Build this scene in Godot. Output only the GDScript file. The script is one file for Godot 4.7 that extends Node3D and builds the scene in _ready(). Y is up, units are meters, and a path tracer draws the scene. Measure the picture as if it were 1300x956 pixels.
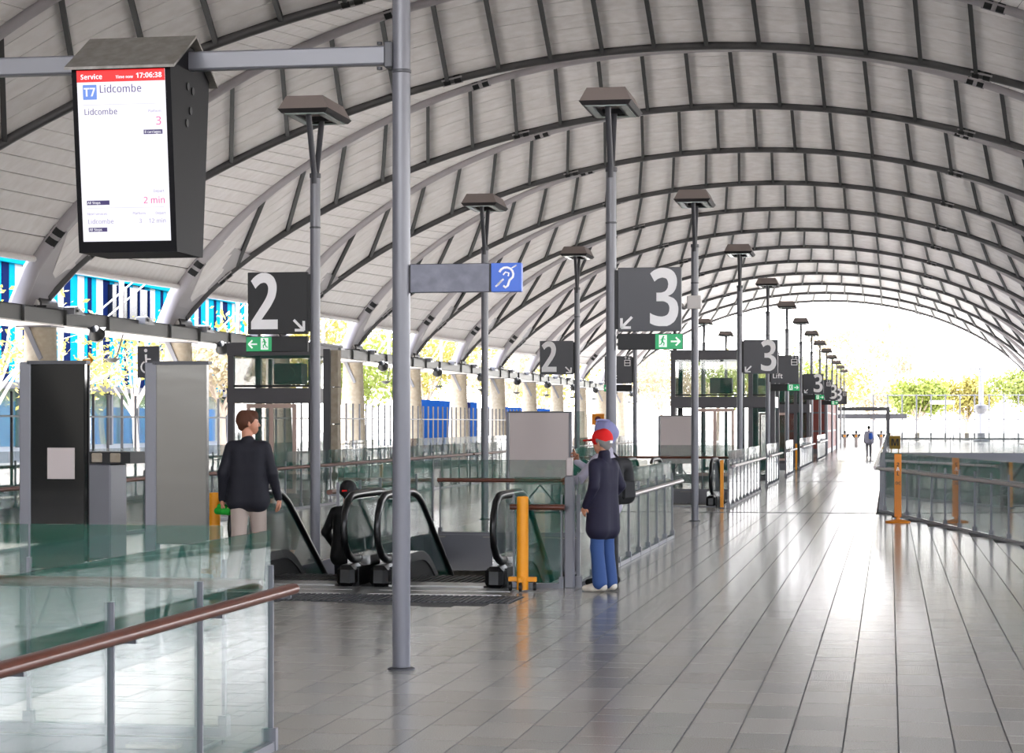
extends Node3D
# Railway station concourse under a ribbed vault. X right, Y up, -Z down the walkway, metres.

var mats := {}
var used := {}
var rng := RandomNumberGenerator.new()


class MB:
	# collects triangles for one mesh; every face gets its normal turned away from the shape's middle
	var v := PackedVector3Array()
	var n := PackedVector3Array()
	var c := PackedColorArray()
	var col := Color.WHITE

	func tri(a: Vector3, b: Vector3, d: Vector3, na: Vector3, nb: Vector3, nd: Vector3) -> void:
		if (d - a).cross(b - a).dot(na + nb + nd) < 0.0:
			v.append_array([a, d, b])
			n.append_array([na, nd, nb])
		else:
			v.append_array([a, b, d])
			n.append_array([na, nb, nd])
		c.append_array([col, col, col])

	func flat(a: Vector3, b: Vector3, d: Vector3, away: Vector3) -> void:
		var q := (d - a).cross(b - a).normalized()
		if q.dot((a + b + d) / 3.0 - away) < 0.0:
			q = -q
		tri(a, b, d, q, q, q)

	func quad(a: Vector3, b: Vector3, d: Vector3, e: Vector3, away: Vector3) -> void:
		flat(a, b, d, away)
		flat(a, d, e, away)

	func hexa(p: Array, open_top := false) -> void:
		# p: four low corners in ring order, then the four above them
		var m := Vector3.ZERO
		for q in p:
			m += q
		m /= 8.0
		quad(p[0], p[1], p[2], p[3], m)
		if not open_top:
			quad(p[4], p[5], p[6], p[7], m)
		for i in 4:
			var j := (i + 1) % 4
			quad(p[i], p[j], p[j + 4], p[i + 4], m)

	func box(at: Vector3, s: Vector3, b := Basis()) -> void:
		var h := s * 0.5
		var p := []
		for y in [-h.y, h.y]:
			for q in [[-1, -1], [1, -1], [1, 1], [-1, 1]]:
				p.append(at + b * Vector3(q[0] * h.x, y, q[1] * h.z))
		hexa(p)

	func bbox(at: Vector3, s: Vector3, e: float, b := Basis()) -> void:
		# box with chamfered edges
		var h := s * 0.5
		var g := h - Vector3(e, e, e)
		var k := func(sx, sy, sz, w):
			return at + b * Vector3(sx * (h.x if w == 0 else g.x), sy * (h.y if w == 1 else g.y), sz * (h.z if w == 2 else g.z))
		for w in 3:
			for s1 in [-1, 1]:
				var r := []
				for q in [[-1, -1], [1, -1], [1, 1], [-1, 1]]:
					var d := [0, 0, 0]
					d[w] = s1
					d[(w + 1) % 3] = q[0]
					d[(w + 2) % 3] = q[1]
					r.append(k.call(d[0], d[1], d[2], w))
				quad(r[0], r[1], r[2], r[3], at)
		for w in 3:
			var w1 := (w + 1) % 3
			var w2 := (w + 2) % 3
			for q in [[-1, -1], [1, -1], [1, 1], [-1, 1]]:
				var r := []
				for t in [[-1, w1], [-1, w2], [1, w2], [1, w1]]:
					var d := [0, 0, 0]
					d[w] = t[0]
					d[w1] = q[0]
					d[w2] = q[1]
					r.append(k.call(d[0], d[1], d[2], t[1]))
				quad(r[0], r[1], r[2], r[3], at)
		for x in [-1, 1]:
			for y in [-1, 1]:
				for z in [-1, 1]:
					flat(k.call(x, y, z, 0), k.call(x, y, z, 1), k.call(x, y, z, 2), at)

	func tube(pts: Array, rad, seg := 8, flatten := 1.0, up := Vector3.ZERO) -> void:
		# rad: a number or one per point; flatten squeezes along the second axis of the section
		var rings := []
		var norms := []
		var last := Vector3.ZERO
		for i in pts.size():
			var d: Vector3 = (pts[mini(i + 1, pts.size() - 1)] - pts[maxi(i - 1, 0)]).normalized()
			var side := last
			if i == 0:
				side = d.cross(up if up != Vector3.ZERO else (Vector3.UP if absf(d.y) < 0.9 else Vector3.RIGHT)).normalized()
			elif up != Vector3.ZERO and absf(d.dot(up)) < 0.98:
				side = d.cross(up).normalized()
			side = (side - d * side.dot(d)).normalized()
			last = side
			var other := side.cross(d).normalized()
			var r: float = rad[i] if rad is Array else rad
			var ring := []
			var nn := []
			for k in seg:
				var a := TAU * (k + 0.5) / seg
				ring.append(pts[i] + side * cos(a) * r + other * sin(a) * r * flatten)
				nn.append((side * cos(a) * flatten + other * sin(a)).normalized())
			rings.append(ring)
			norms.append(nn)
		for i in pts.size() - 1:
			for k in seg:
				var j := (k + 1) % seg
				tri(rings[i][k], rings[i][j], rings[i + 1][j], norms[i][k], norms[i][j], norms[i + 1][j])
				tri(rings[i][k], rings[i + 1][j], rings[i + 1][k], norms[i][k], norms[i + 1][j], norms[i + 1][k])
		for e in [0, pts.size() - 1]:
			var m: Vector3 = pts[1] if e == 0 else pts[pts.size() - 2]
			for k in seg:
				flat(pts[e], rings[e][k], rings[e][(k + 1) % seg], m)

	func lathe(prof: Array, seg := 16, at := Vector3.ZERO, b := Basis()) -> void:
		# prof: Vector2(radius, height) from the bottom up
		for i in prof.size() - 1:
			var p: Vector2 = prof[i]
			var q: Vector2 = prof[i + 1]
			var t := (q - p).normalized()
			for k in seg:
				var a := TAU * k / seg
				var a2 := TAU * (k + 1) / seg
				var e := Vector3(cos(a), 0, sin(a))
				var e2 := Vector3(cos(a2), 0, sin(a2))
				var n1 := b * (e * t.y - Vector3.UP * t.x)
				var n2 := b * (e2 * t.y - Vector3.UP * t.x)
				var w := [at + b * (e * p.x + Vector3.UP * p.y), at + b * (e2 * p.x + Vector3.UP * p.y), at + b * (e2 * q.x + Vector3.UP * q.y), at + b * (e * q.x + Vector3.UP * q.y)]
				if p.x > 0.0:
					tri(w[0], w[1], w[2], n1, n2, n2)
				if q.x > 0.0:
					tri(w[0], w[2], w[3], n1, n2, n1)

	func prism(poly: PackedVector2Array, z0: float, z1: float, at := Vector3.ZERO, b := Basis()) -> void:
		var t := Geometry2D.triangulate_polygon(poly)
		var nz := b * Vector3(0, 0, 1)
		for i in range(0, t.size(), 3):
			var w := []
			for k in 3:
				w.append(poly[t[i + k]])
			for z in [z0, z1]:
				var q := nz if z == maxf(z0, z1) else -nz
				tri(at + b * Vector3(w[0].x, w[0].y, z), at + b * Vector3(w[1].x, w[1].y, z), at + b * Vector3(w[2].x, w[2].y, z), q, q, q)
		var s := 1.0 if Geometry2D.is_polygon_clockwise(poly) else -1.0
		for i in poly.size():
			var p := poly[i]
			var r := poly[(i + 1) % poly.size()]
			var o := (r - p).normalized()
			var q := b * Vector3(-o.y * s, o.x * s, 0)
			var w := [at + b * Vector3(p.x, p.y, z0), at + b * Vector3(r.x, r.y, z0), at + b * Vector3(r.x, r.y, z1), at + b * Vector3(p.x, p.y, z1)]
			tri(w[0], w[1], w[2], q, q, q)
			tri(w[0], w[2], w[3], q, q, q)

	func strip(path: Array, x0: float, x1: float, lo: float, hi: float) -> void:
		# a bar of width x0..x1 that follows a path of (forward, height) points
		for i in path.size() - 1:
			var p: Vector2 = path[i]
			var q: Vector2 = path[i + 1]
			hexa([Vector3(x0, p.y + lo, -p.x), Vector3(x1, p.y + lo, -p.x), Vector3(x1, q.y + lo, -q.x), Vector3(x0, q.y + lo, -q.x), Vector3(x0, p.y + hi, -p.x), Vector3(x1, p.y + hi, -p.x), Vector3(x1, q.y + hi, -q.x), Vector3(x0, q.y + hi, -q.x)])

	func mesh() -> ArrayMesh:
		var a := []
		a.resize(Mesh.ARRAY_MAX)
		a[Mesh.ARRAY_VERTEX] = v
		a[Mesh.ARRAY_NORMAL] = n
		a[Mesh.ARRAY_COLOR] = c
		var m := ArrayMesh.new()
		m.add_surface_from_arrays(Mesh.PRIMITIVE_TRIANGLES, a)
		return m


func W(x: float, y: float, ahead: float) -> Vector3:
	return Vector3(x, y, -ahead)


func mk(called: String, c: Color, rough := 0.6, metal := 0.0, more := {}) -> StandardMaterial3D:
	var m := StandardMaterial3D.new()
	m.resource_name = called
	m.albedo_color = c
	m.roughness = rough
	m.metallic = metal
	for k in more:
		m.set(k, more[k])
	mats[called] = m
	return m


func noise_tex(freq: float, lo: Color, hi: Color, s := 1, stretch_octaves := 3, normal := false, size := 512) -> NoiseTexture2D:
	var f := FastNoiseLite.new()
	f.seed = s
	f.frequency = freq
	f.fractal_octaves = stretch_octaves
	var t := NoiseTexture2D.new()
	t.width = size
	t.height = size
	t.seamless = true
	t.noise = f
	if normal:
		t.as_normal_map = true
		t.bump_strength = 2.0
	else:
		var g := Gradient.new()
		g.set_color(0, lo)
		g.set_color(1, hi)
		t.color_ramp = g
	return t


func obj(called: String, m, mat, parent: Node3D, at := Vector3.ZERO) -> MeshInstance3D:
	var o := MeshInstance3D.new()
	o.name = called
	o.mesh = m.mesh() if m is MB else m
	o.material_override = mats[mat] if mat is String else mat
	parent.add_child(o, true)
	o.position = at
	return o


func numbered(called: String) -> String:
	used[called] = used.get(called, -1) + 1
	return called if used[called] == 0 else "%s_%03d" % [called, used[called]]


func thing(called: String, label: String, category: String, at := Vector3.ZERO, turn := 0.0, group := "") -> Node3D:
	var o := Node3D.new()
	o.name = numbered(called)
	add_child(o)
	o.position = at
	o.rotation.y = turn
	return tag(o, label, category, group)


func tag(o: Node3D, label: String, category := "", group := "", kind := "") -> Node3D:
	o.set_meta("label", label)
	if category:
		o.set_meta("category", category)
	if group:
		o.set_meta("group", group)
	if kind:
		o.set_meta("kind", kind)
	return o


func setting(called: String, label: String, at := Vector3.ZERO) -> Node3D:
	var o := Node3D.new()
	o.name = called
	add_child(o)
	o.position = at
	return tag(o, label, "", "", "structure")


func lettering(called: String, s: String, high: float, depth: float, mat, parent: Node3D, at: Vector3, opts := {}) -> MeshInstance3D:
	# text whose capitals stand `high` metres; at = middle of its foot line (or its left end)
	var f := SystemFont.new()
	f.font_names = PackedStringArray(["Droid Sans"])
	f.font_weight = opts.get("weight", 400)
	var t := TextMesh.new()
	t.font = f
	t.text = s
	t.font_size = 64
	t.pixel_size = high / (64.0 * 0.714)
	t.depth = depth
	t.curve_step = 1.0
	t.horizontal_alignment = opts.get("align", HORIZONTAL_ALIGNMENT_CENTER)
	t.vertical_alignment = VERTICAL_ALIGNMENT_CENTER
	var o := obj(called, t, mat, parent, at)
	o.scale = Vector3(opts.get("wide", 1.0), 1, 1)
	return o


func make_materials() -> void:
	var world := {"uv1_triplanar": true, "uv1_world_triplanar": true}
	var speck := noise_tex(0.11, Color(0.80, 0.79, 0.76), Color(1, 1, 1), 3, 4)
	for i in 4:
		var t: Color = [Color(0.71, 0.705, 0.685), Color(0.67, 0.67, 0.655), Color(0.725, 0.72, 0.70), Color(0.685, 0.675, 0.65)][i]
		mk("tile%d" % i, t, 0.16, 0.0, world.merged({"albedo_texture": speck, "uv1_scale": Vector3(1.7, 1.7, 1.7), "metallic_specular": 0.5}))
	mk("tiles", Color.WHITE, 0.16, 0.0, world.merged({"albedo_texture": speck, "uv1_scale": Vector3(1.7, 1.7, 1.7), "vertex_color_use_as_albedo": true, "metallic_specular": 0.5}))
	mk("grout", Color(0.30, 0.30, 0.30), 0.7)
	var stain := noise_tex(0.012, Color(0.90, 0.885, 0.87), Color(1, 1, 1), 8, 5)
	mk("plank", Color(0.90, 0.885, 0.885), 0.55, 0.0, world.merged({"albedo_texture": stain, "uv1_scale": Vector3(0.23, 0.23, 0.23)}))
	mk("plank1", Color(0.88, 0.865, 0.865), 0.55, 0.0, world.merged({"albedo_texture": stain, "uv1_scale": Vector3(0.31, 0.31, 0.31)}))
	mk("deck", Color(0.13, 0.125, 0.125), 0.8)
	mk("roof_steel", Color(0.29, 0.285, 0.29), 0.42, 0.0)
	mk("roof_bar", Color(0.12, 0.117, 0.12), 0.7, 0.0)
	mk("tube_steel", Color(0.64, 0.62, 0.63), 0.38, 0.0)
	mk("black", Color(0.055, 0.055, 0.06), 0.5)
	var conc := noise_tex(0.02, Color(0.84, 0.82, 0.79), Color(1, 1, 1), 5, 5)
	mk("concrete", Color(0.70, 0.66, 0.60), 0.8, 0.0, world.merged({"albedo_texture": conc, "uv1_scale": Vector3(0.4, 0.4, 0.4)}))
	mk("grey_concrete", Color(0.58, 0.575, 0.56), 0.8, 0.0, world.merged({"albedo_texture": conc, "uv1_scale": Vector3(0.4, 0.4, 0.4)}))
	mk("white_paint", Color(0.86, 0.84, 0.83), 0.5)
	mk("fascia", Color(0.22, 0.22, 0.215), 0.45)
	mk("grey_paint", Color(0.43, 0.43, 0.46), 0.33, 0.0, {"metallic_specular": 0.6})
	mk("dark_paint", Color(0.26, 0.26, 0.28), 0.4)
	mk("lamp_shell", Color(0.52, 0.475, 0.46), 0.5)
	mk("lamp_rim", Color(0.18, 0.17, 0.175), 0.5)
	mk("lamp_glass", Color(0.62, 0.68, 0.66), 0.15)
	mk("glass", Color(0.035, 0.39, 0.315, 0.25), 0.02, 0.0, {"transparency": BaseMaterial3D.TRANSPARENCY_ALPHA})
	mk("dark_glass", Color(0.06, 0.10, 0.09, 0.6), 0.03, 0.0, {"transparency": BaseMaterial3D.TRANSPARENCY_ALPHA})
	mk("green_glass", Color(0.05, 0.33, 0.27, 0.26), 0.02, 0.0, {"transparency": BaseMaterial3D.TRANSPARENCY_ALPHA})
	mk("grey_glass", Color(0.36, 0.41, 0.39, 0.55), 0.05, 0.0, {"transparency": BaseMaterial3D.TRANSPARENCY_ALPHA})
	mk("smoked_glass", Color(0.09, 0.095, 0.095), 0.06)
	mk("timber", Color(0.40, 0.22, 0.16), 0.3)
	mk("rail_steel", Color(0.66, 0.62, 0.62), 0.3, 0.35)
	mk("steel", Color(0.66, 0.66, 0.65), 0.28, 0.9)
	var wave := noise_tex(0.006, Color.BLACK, Color.WHITE, 21, 3, true)
	mk("bright_steel", Color(0.80, 0.80, 0.79), 0.22, 0.8)
	mk("mustard", Color(0.52, 0.40, 0.05), 0.6)
	mk("brushed", Color(0.42, 0.415, 0.40), 0.24, 0.9, world.merged({"normal_enabled": true, "normal_texture": wave, "normal_scale": 0.25, "uv1_scale": Vector3(0.3, 1.1, 0.3)}))
	mk("pale_panel", Color(0.66, 0.62, 0.61), 0.35, 0.35)
	mk("rubber", Color(0.035, 0.035, 0.04), 0.28)
	mk("step_metal", Color(0.24, 0.24, 0.245), 0.45, 0.3)
	mk("mat", Color(0.21, 0.22, 0.22), 0.7)
	mk("yellow", Color(0.93, 0.60, 0.02), 0.4)
	mk("orange", Color(0.93, 0.55, 0.03), 0.4)
	mk("sign_dark", Color(0.20, 0.20, 0.225), 0.35)
	mk("sign_black", Color(0.08, 0.08, 0.085), 0.5)
	mk("letter", Color(0.97, 0.96, 0.96), 0.5)
	mk("exit_green", Color(0.0, 0.62, 0.36), 0.35, 0.0, {"emission_enabled": true, "emission": Color(0.0, 0.62, 0.36), "emission_energy_multiplier": 0.3})
	mk("exit_white", Color(0.9, 0.93, 0.9), 0.4, 0.0, {"emission_enabled": true, "emission": Color(0.9, 1.0, 0.94), "emission_energy_multiplier": 0.35})
	mk("loop_blue", Color(0.05, 0.35, 0.78), 0.35)
	mk("scuffed", Color(0.34, 0.34, 0.37), 0.3, 0.5, world.merged({"albedo_texture": noise_tex(0.012, Color(0.78, 0.78, 0.8), Color(1, 1, 1), 31, 5), "uv1_scale": Vector3(1.2, 1.2, 1.2)}))
	mk("hat", Color(0.60, 0.585, 0.565), 0.45, 0.3, world.merged({"albedo_texture": noise_tex(0.012, Color(0.72, 0.71, 0.69), Color(1, 1, 1), 33, 5), "uv1_scale": Vector3(1.4, 1.4, 1.4)}))
	mk("housing", Color(0.06, 0.055, 0.068), 0.5, 0.0, {"metallic_specular": 0.25})
	for q in [["screen_white", Color(0.97, 0.965, 1.0), 1.0], ["screen_red", Color(0.95, 0.02, 0.06), 0.95], ["screen_ink", Color(0.36, 0.27, 0.62), 0.6], ["screen_pale", Color(0.68, 0.64, 0.82), 0.8], ["screen_pink", Color(0.93, 0.30, 0.62), 0.9], ["screen_blue", Color(0.42, 0.58, 0.92), 0.9], ["screen_bar", Color(0.27, 0.20, 0.50), 0.6], ["screen_line", Color(0.82, 0.81, 0.90), 0.9]]:
		mk(q[0], Color(0.02, 0.02, 0.02), 0.3, 0.0, {"emission_enabled": true, "emission": q[1], "emission_energy_multiplier": q[2]})
	mk("hoarding", Color(0.02, 0.22, 0.46), 0.9, 0.0, {"metallic_specular": 0.1})
	mk("hoarding_dark", Color(0.015, 0.05, 0.22), 0.9, 0.0, {"metallic_specular": 0.1})
	mk("cyan", Color(0.0, 0.44, 0.55), 0.9, 0.0, {"metallic_specular": 0.1})
	mk("blue_panel", Color(0.03, 0.08, 0.22), 0.9, 0.0, {"metallic_specular": 0.1})
	mk("white_panel", Color(0.52, 0.54, 0.56), 0.8)
	mk("window_dark", Color(0.06, 0.08, 0.13), 0.2)
	mk("bark", Color(0.62, 0.56, 0.50), 0.9)
	mk("pale_bark", Color(0.80, 0.76, 0.72), 0.85)
	for q in [["leaf_yellow", Color(0.50, 0.46, 0.22)], ["leaf_green", Color(0.38, 0.41, 0.17)], ["leaf_pale", Color(0.58, 0.53, 0.44)], ["leaf_bright", Color(0.42, 0.46, 0.18)]]:
		mk(q[0], q[1], 0.7, 0.0, {"backlight_enabled": true, "backlight": Color(q[1].r * 0.7, q[1].g * 0.7, q[1].b * 0.6)})
	mk("asphalt", Color(0.40, 0.40, 0.41), 0.85, 0.0, world.merged({"albedo_texture": conc, "uv1_scale": Vector3(0.15, 0.15, 0.15)}))
	mk("paving", Color(0.76, 0.74, 0.71), 0.85, 0.0, world.merged({"albedo_texture": conc, "uv1_scale": Vector3(0.15, 0.15, 0.15)}))
	mk("red_panel", Color(0.42, 0.17, 0.14), 0.6)
	mk("lift_frame", Color(0.31, 0.30, 0.32), 0.4)
	mk("lift_door", Color(0.74, 0.64, 0.60), 0.35, 0.2)
	# people
	for q in [["skin", Color(0.80, 0.56, 0.45)], ["skin_tan", Color(0.60, 0.38, 0.28)], ["navy", Color(0.085, 0.085, 0.13)], ["coat_navy", Color(0.075, 0.06, 0.17)], ["stone_cloth", Color(0.72, 0.66, 0.62)], ["denim", Color(0.17, 0.29, 0.50)], ["black_cloth", Color(0.045, 0.045, 0.055)], ["brown_hair", Color(0.33, 0.18, 0.10)], ["grey_hair", Color(0.52, 0.50, 0.49)], ["dark_hair", Color(0.06, 0.045, 0.04)], ["white_shoe", Color(0.82, 0.79, 0.74)], ["dark_shoe", Color(0.07, 0.06, 0.06)], ["red_cap", Color(0.86, 0.05, 0.05)], ["turban", Color(0.55, 0.55, 0.72)], ["pale_shirt", Color(0.72, 0.70, 0.76)], ["blue_shirt", Color(0.38, 0.55, 0.80)], ["grey_cloth", Color(0.55, 0.54, 0.56)], ["bag_black", Color(0.09, 0.09, 0.10)], ["green_plastic", Color(0.05, 0.62, 0.15)], ["orange_cloth", Color(0.90, 0.30, 0.08)]]:
		mk(q[0], q[1], 0.75 if not q[0].contains("skin") else 0.5)


func _ready() -> void:
	rng.seed = 7
	var cam := Camera3D.new()
	cam.name = "camera"
	cam.projection = Camera3D.PROJECTION_FRUSTUM
	cam.near = 0.1
	cam.far = 2000.0
	cam.size = 0.1 * 956.0 / 2700.0
	cam.frustum_offset = Vector2(0.0, 0.1 * 59.0 / 2700.0)
	cam.position = Vector3(0, 1.77, 0)
	cam.rotation.y = atan2(479.0, 2700.0)
	cam.current = true
	add_child(cam)
	var env := Environment.new()
	env.background_mode = Environment.BG_SKY
	var sky := Sky.new()
	var air := ProceduralSkyMaterial.new()
	air.sky_top_color = Color(0.86, 0.90, 0.98)
	air.sky_horizon_color = Color(1.0, 0.985, 0.97)
	air.ground_horizon_color = Color(0.95, 0.93, 0.90)
	air.ground_bottom_color = Color(0.8, 0.78, 0.75)
	air.sun_angle_max = 0.0
	air.sky_energy_multiplier = 1.0
	air.ground_energy_multiplier = 1.0
	sky.sky_material = air
	env.sky = sky
	env.background_energy_multiplier = 10.0
	env.tonemap_mode = Environment.TONE_MAPPER_LINEAR
	env.tonemap_exposure = 1.12
	env.sdfgi_enabled = true
	env.ssao_enabled = true
	env.ssil_enabled = true
	var we := WorldEnvironment.new()
	we.name = "sky"
	we.environment = env
	add_child(we)

	var sun := DirectionalLight3D.new()
	sun.name = "sun"
	sun.light_color = Color(1.0, 0.99, 0.985)
	sun.light_energy = 10.0
	sun.light_angular_distance = 0.6
	sun.shadow_enabled = true
	add_child(sun)
	sun.look_at_from_position(Vector3(-0.45, 1.0, -0.22), Vector3.ZERO)

	make_materials()
	build_roof()
	build_floor()
	build_left_edge()
	build_outside()
	build_balustrades()
	build_escalators()
	build_lamps()
	build_display()
	build_lifts()
	build_panels()
	build_small_things()
	build_far_end()
	build_people()


# ---------------------------------------------------------------- the vault

const XC := -5.694
const SPAN := 18.219
const BAY := 12.0


func col_z(i: int) -> float:
	return 57.523 + BAY * (i - 1)


func chord(i: int, far_side: bool, t: float) -> Vector3:
	var g := pow(maxf(0.0, 1.0 - pow(absf(t), 2.087)), 0.71)
	var gz := 1.0 - pow(absf(t), 3.08)
	var crown := 12.81 if far_side else 13.47
	var z := col_z(i) + (-0.315 + 5.012 * gz if far_side else -2.036 - 1.109 * gz)
	return W(XC + SPAN * t, 4.651 + (crown - 4.651) * g, z)


func lined(a: Vector3, b: Vector3, c: Vector3, d: Vector3, up0: float, up1: float, m: MB) -> void:
	# a plate on the patch a-b-c-d between two heights along its normal
	var nn := (b - a).cross(d - a) + (d - c).cross(b - c)
	nn = nn.normalized()
	if nn.y < 0.0:
		nn = -nn
	m.hexa([a + nn * up0, b + nn * up0, c + nn * up0, d + nn * up0, a + nn * up1, b + nn * up1, c + nn * up1, d + nn * up1])


func build_roof() -> void:
	var root := setting("ceiling", "vaulted ceiling of pale planks between arched steel tubes over the concourse")
	var bars := []
	var k := 0.27 - 0.0755 * 15
	while k < 0.86:
		if k > -0.86:
			bars.append(k)
		k += 0.0755
	var ends := [-0.88] + bars + [0.88]
	var far := func(t): return clampf(t - 0.025 + 0.117 * t, -0.99, 0.97)
	for i in range(-5, 13):
		var bay := Node3D.new()
		bay.name = "roof_bay"
		root.add_child(bay, true)
		var seen := i >= -1
		for side in [false, true]:
			var pts := []
			var rad := []
			for s in 57:
				var t := -1.0 + 2.0 * s / 56.0
				if side:
					t *= 0.985
				pts.append(chord(i, side, t))
				rad.append((0.13 if side else 0.14) + (0.0 if side else 0.10 * smoothstep(0.80, 0.95, absf(t))))
			var m := MB.new()
			m.tube(pts, rad, 10)
			obj("lower_chord" if side else "upper_chord", m, "roof_steel" if side else "tube_steel", bay)
			if seen:
				for t in [-0.925, -0.39, 0.455]:
					var p := chord(i, side, t)
					var d := (chord(i, side, t + 0.004) - p).normalized()
					var r := 0.155 if side else (0.165 if t > -0.8 else 0.255)
					var mm := MB.new()
					for q in [-0.16, 0.16]:
						mm.tube([p + d * (q - 0.1), p + d * (q + 0.1)], r, 10)
					obj("splice", mm, "black", bay)
					var fin := MB.new()
					var bs := Basis.looking_at(d, Vector3.UP)
					fin.box(p, Vector3(0.05, r * 2.08, 0.62), bs)
					fin.box(p, Vector3(r * 2.08, 0.05, 0.62), bs)
					obj("splice_plate", fin, "tube_steel", bay)
		# the leaf between the two chords
		var lining := MB.new()
		var deck := MB.new()
		var single := i >= 0 and i <= 2
		for s in ends.size() - 1:
			var a := chord(i, false, ends[s])
			var b := chord(i, false, ends[s + 1])
			var c := chord(i, true, far.call(ends[s + 1]))
			var d := chord(i, true, far.call(ends[s]))
			lined(a, b, c, d, 0.15, 0.27, deck)
			var e0 := 0.03 / maxf(0.3, a.distance_to(b))
			for j in 6:
				var s0 := (j + 0.014) / 6.0
				var s1 := (j + 0.986) / 6.0
				var m := MB.new() if single else lining
				var l0 := a.lerp(d, s0)
				var r0 := b.lerp(c, s0)
				var l1 := a.lerp(d, s1)
				var r1 := b.lerp(c, s1)
				lined(l0.lerp(r0, e0), l0.lerp(r0, 1.0 - e0), l1.lerp(r1, 1.0 - e0), l1.lerp(r1, e0), 0.08, 0.11, m)
				if single:
					obj("ceiling_plank", m, "plank" if (s + j) % 2 else "plank1", bay)
		if not single:
			obj("ceiling_planks", lining, "plank", bay).set_meta("kind", "stuff")
		if seen:
			for t in bars:
				var a := chord(i, false, t)
				var d := chord(i, true, far.call(t))
				var m := MB.new()
				m.box((a + d) * 0.5 + Vector3(0, 0.01, 0), Vector3(0.11, 0.15, a.distance_to(d)), Basis.looking_at(d - a, Vector3.UP))
				obj("strut", m, "roof_bar", bay)
		# the soffit on to the next arch
		if i < 12:
			var soffit := MB.new()
			var t := -0.955
			var single2 := i == 0 or i == 1
			while t < 0.955:
				var t1 := minf(t + 0.0232, 0.957)
				var a := chord(i, true, t)
				var b := chord(i, true, t1)
				var c := chord(i + 1, false, t1)
				var d := chord(i + 1, false, t)
				lined(a, b, c, d, 0.15, 0.27, deck)
				var e := 0.022
				var m := MB.new() if single2 and t < 0.0 else soffit
				lined(a.lerp(b, e), b.lerp(a, e), c.lerp(d, e), d.lerp(c, e), 0.08, 0.11, m)
				if m != soffit:
					obj("soffit_board", m, "plank1", bay)
				t = t1
			obj("soffit_boards", soffit, "plank1", bay).set_meta("kind", "stuff")
			for s in [-0.955, 0.957]:
				var tr := MB.new()
				tr.tube([chord(i, true, s), chord(i + 1, false, s)], 0.09, 8)
				obj("eave_trim", tr, "white_paint", bay)
		obj("roof_deck", deck, "deck", bay)
		# plates where the chords come together above the column
		for s in [-1.0, 1.0]:
			var m := MB.new()
			var q := [-0.995, -0.975, -0.95, -0.92, -0.88]
			for j in 4:
				lined(chord(i, false, q[j] * -s), chord(i, false, q[j + 1] * -s), chord(i, true, q[j + 1] * -s), chord(i, true, q[j] * -s), -0.02, 0.03, m)
			obj("end_plate", m, "tube_steel", bay)


# ---------------------------------------------------------------- the floor

const JOINT := 0.05


func void_edge(z: float) -> float:
	# X of the slab's edge along the opening on the side away from the escalators
	if z < 18.9:
		return 10.6
	if z < 42.9:
		return 1.91 + (31.45 - z) * (2.10 / 11.45)
	return -0.19 if z < 125.0 else 10.6


func on_floor(x: float, z: float) -> bool:
	if x > void_edge(z) - 0.1 or x < -11.95:
		return false
	if x > -7.12 and x < -3.62:
		for h in [[1.5, 11.3], [23.0, 32.7], [44.9, 55.2], [80.5, 92.5]]:
			if z > h[0] and z < h[1]:
				return false
		if z > 20.3 and z < 23.0 and x < -3.75:
			return false
	return true


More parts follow.
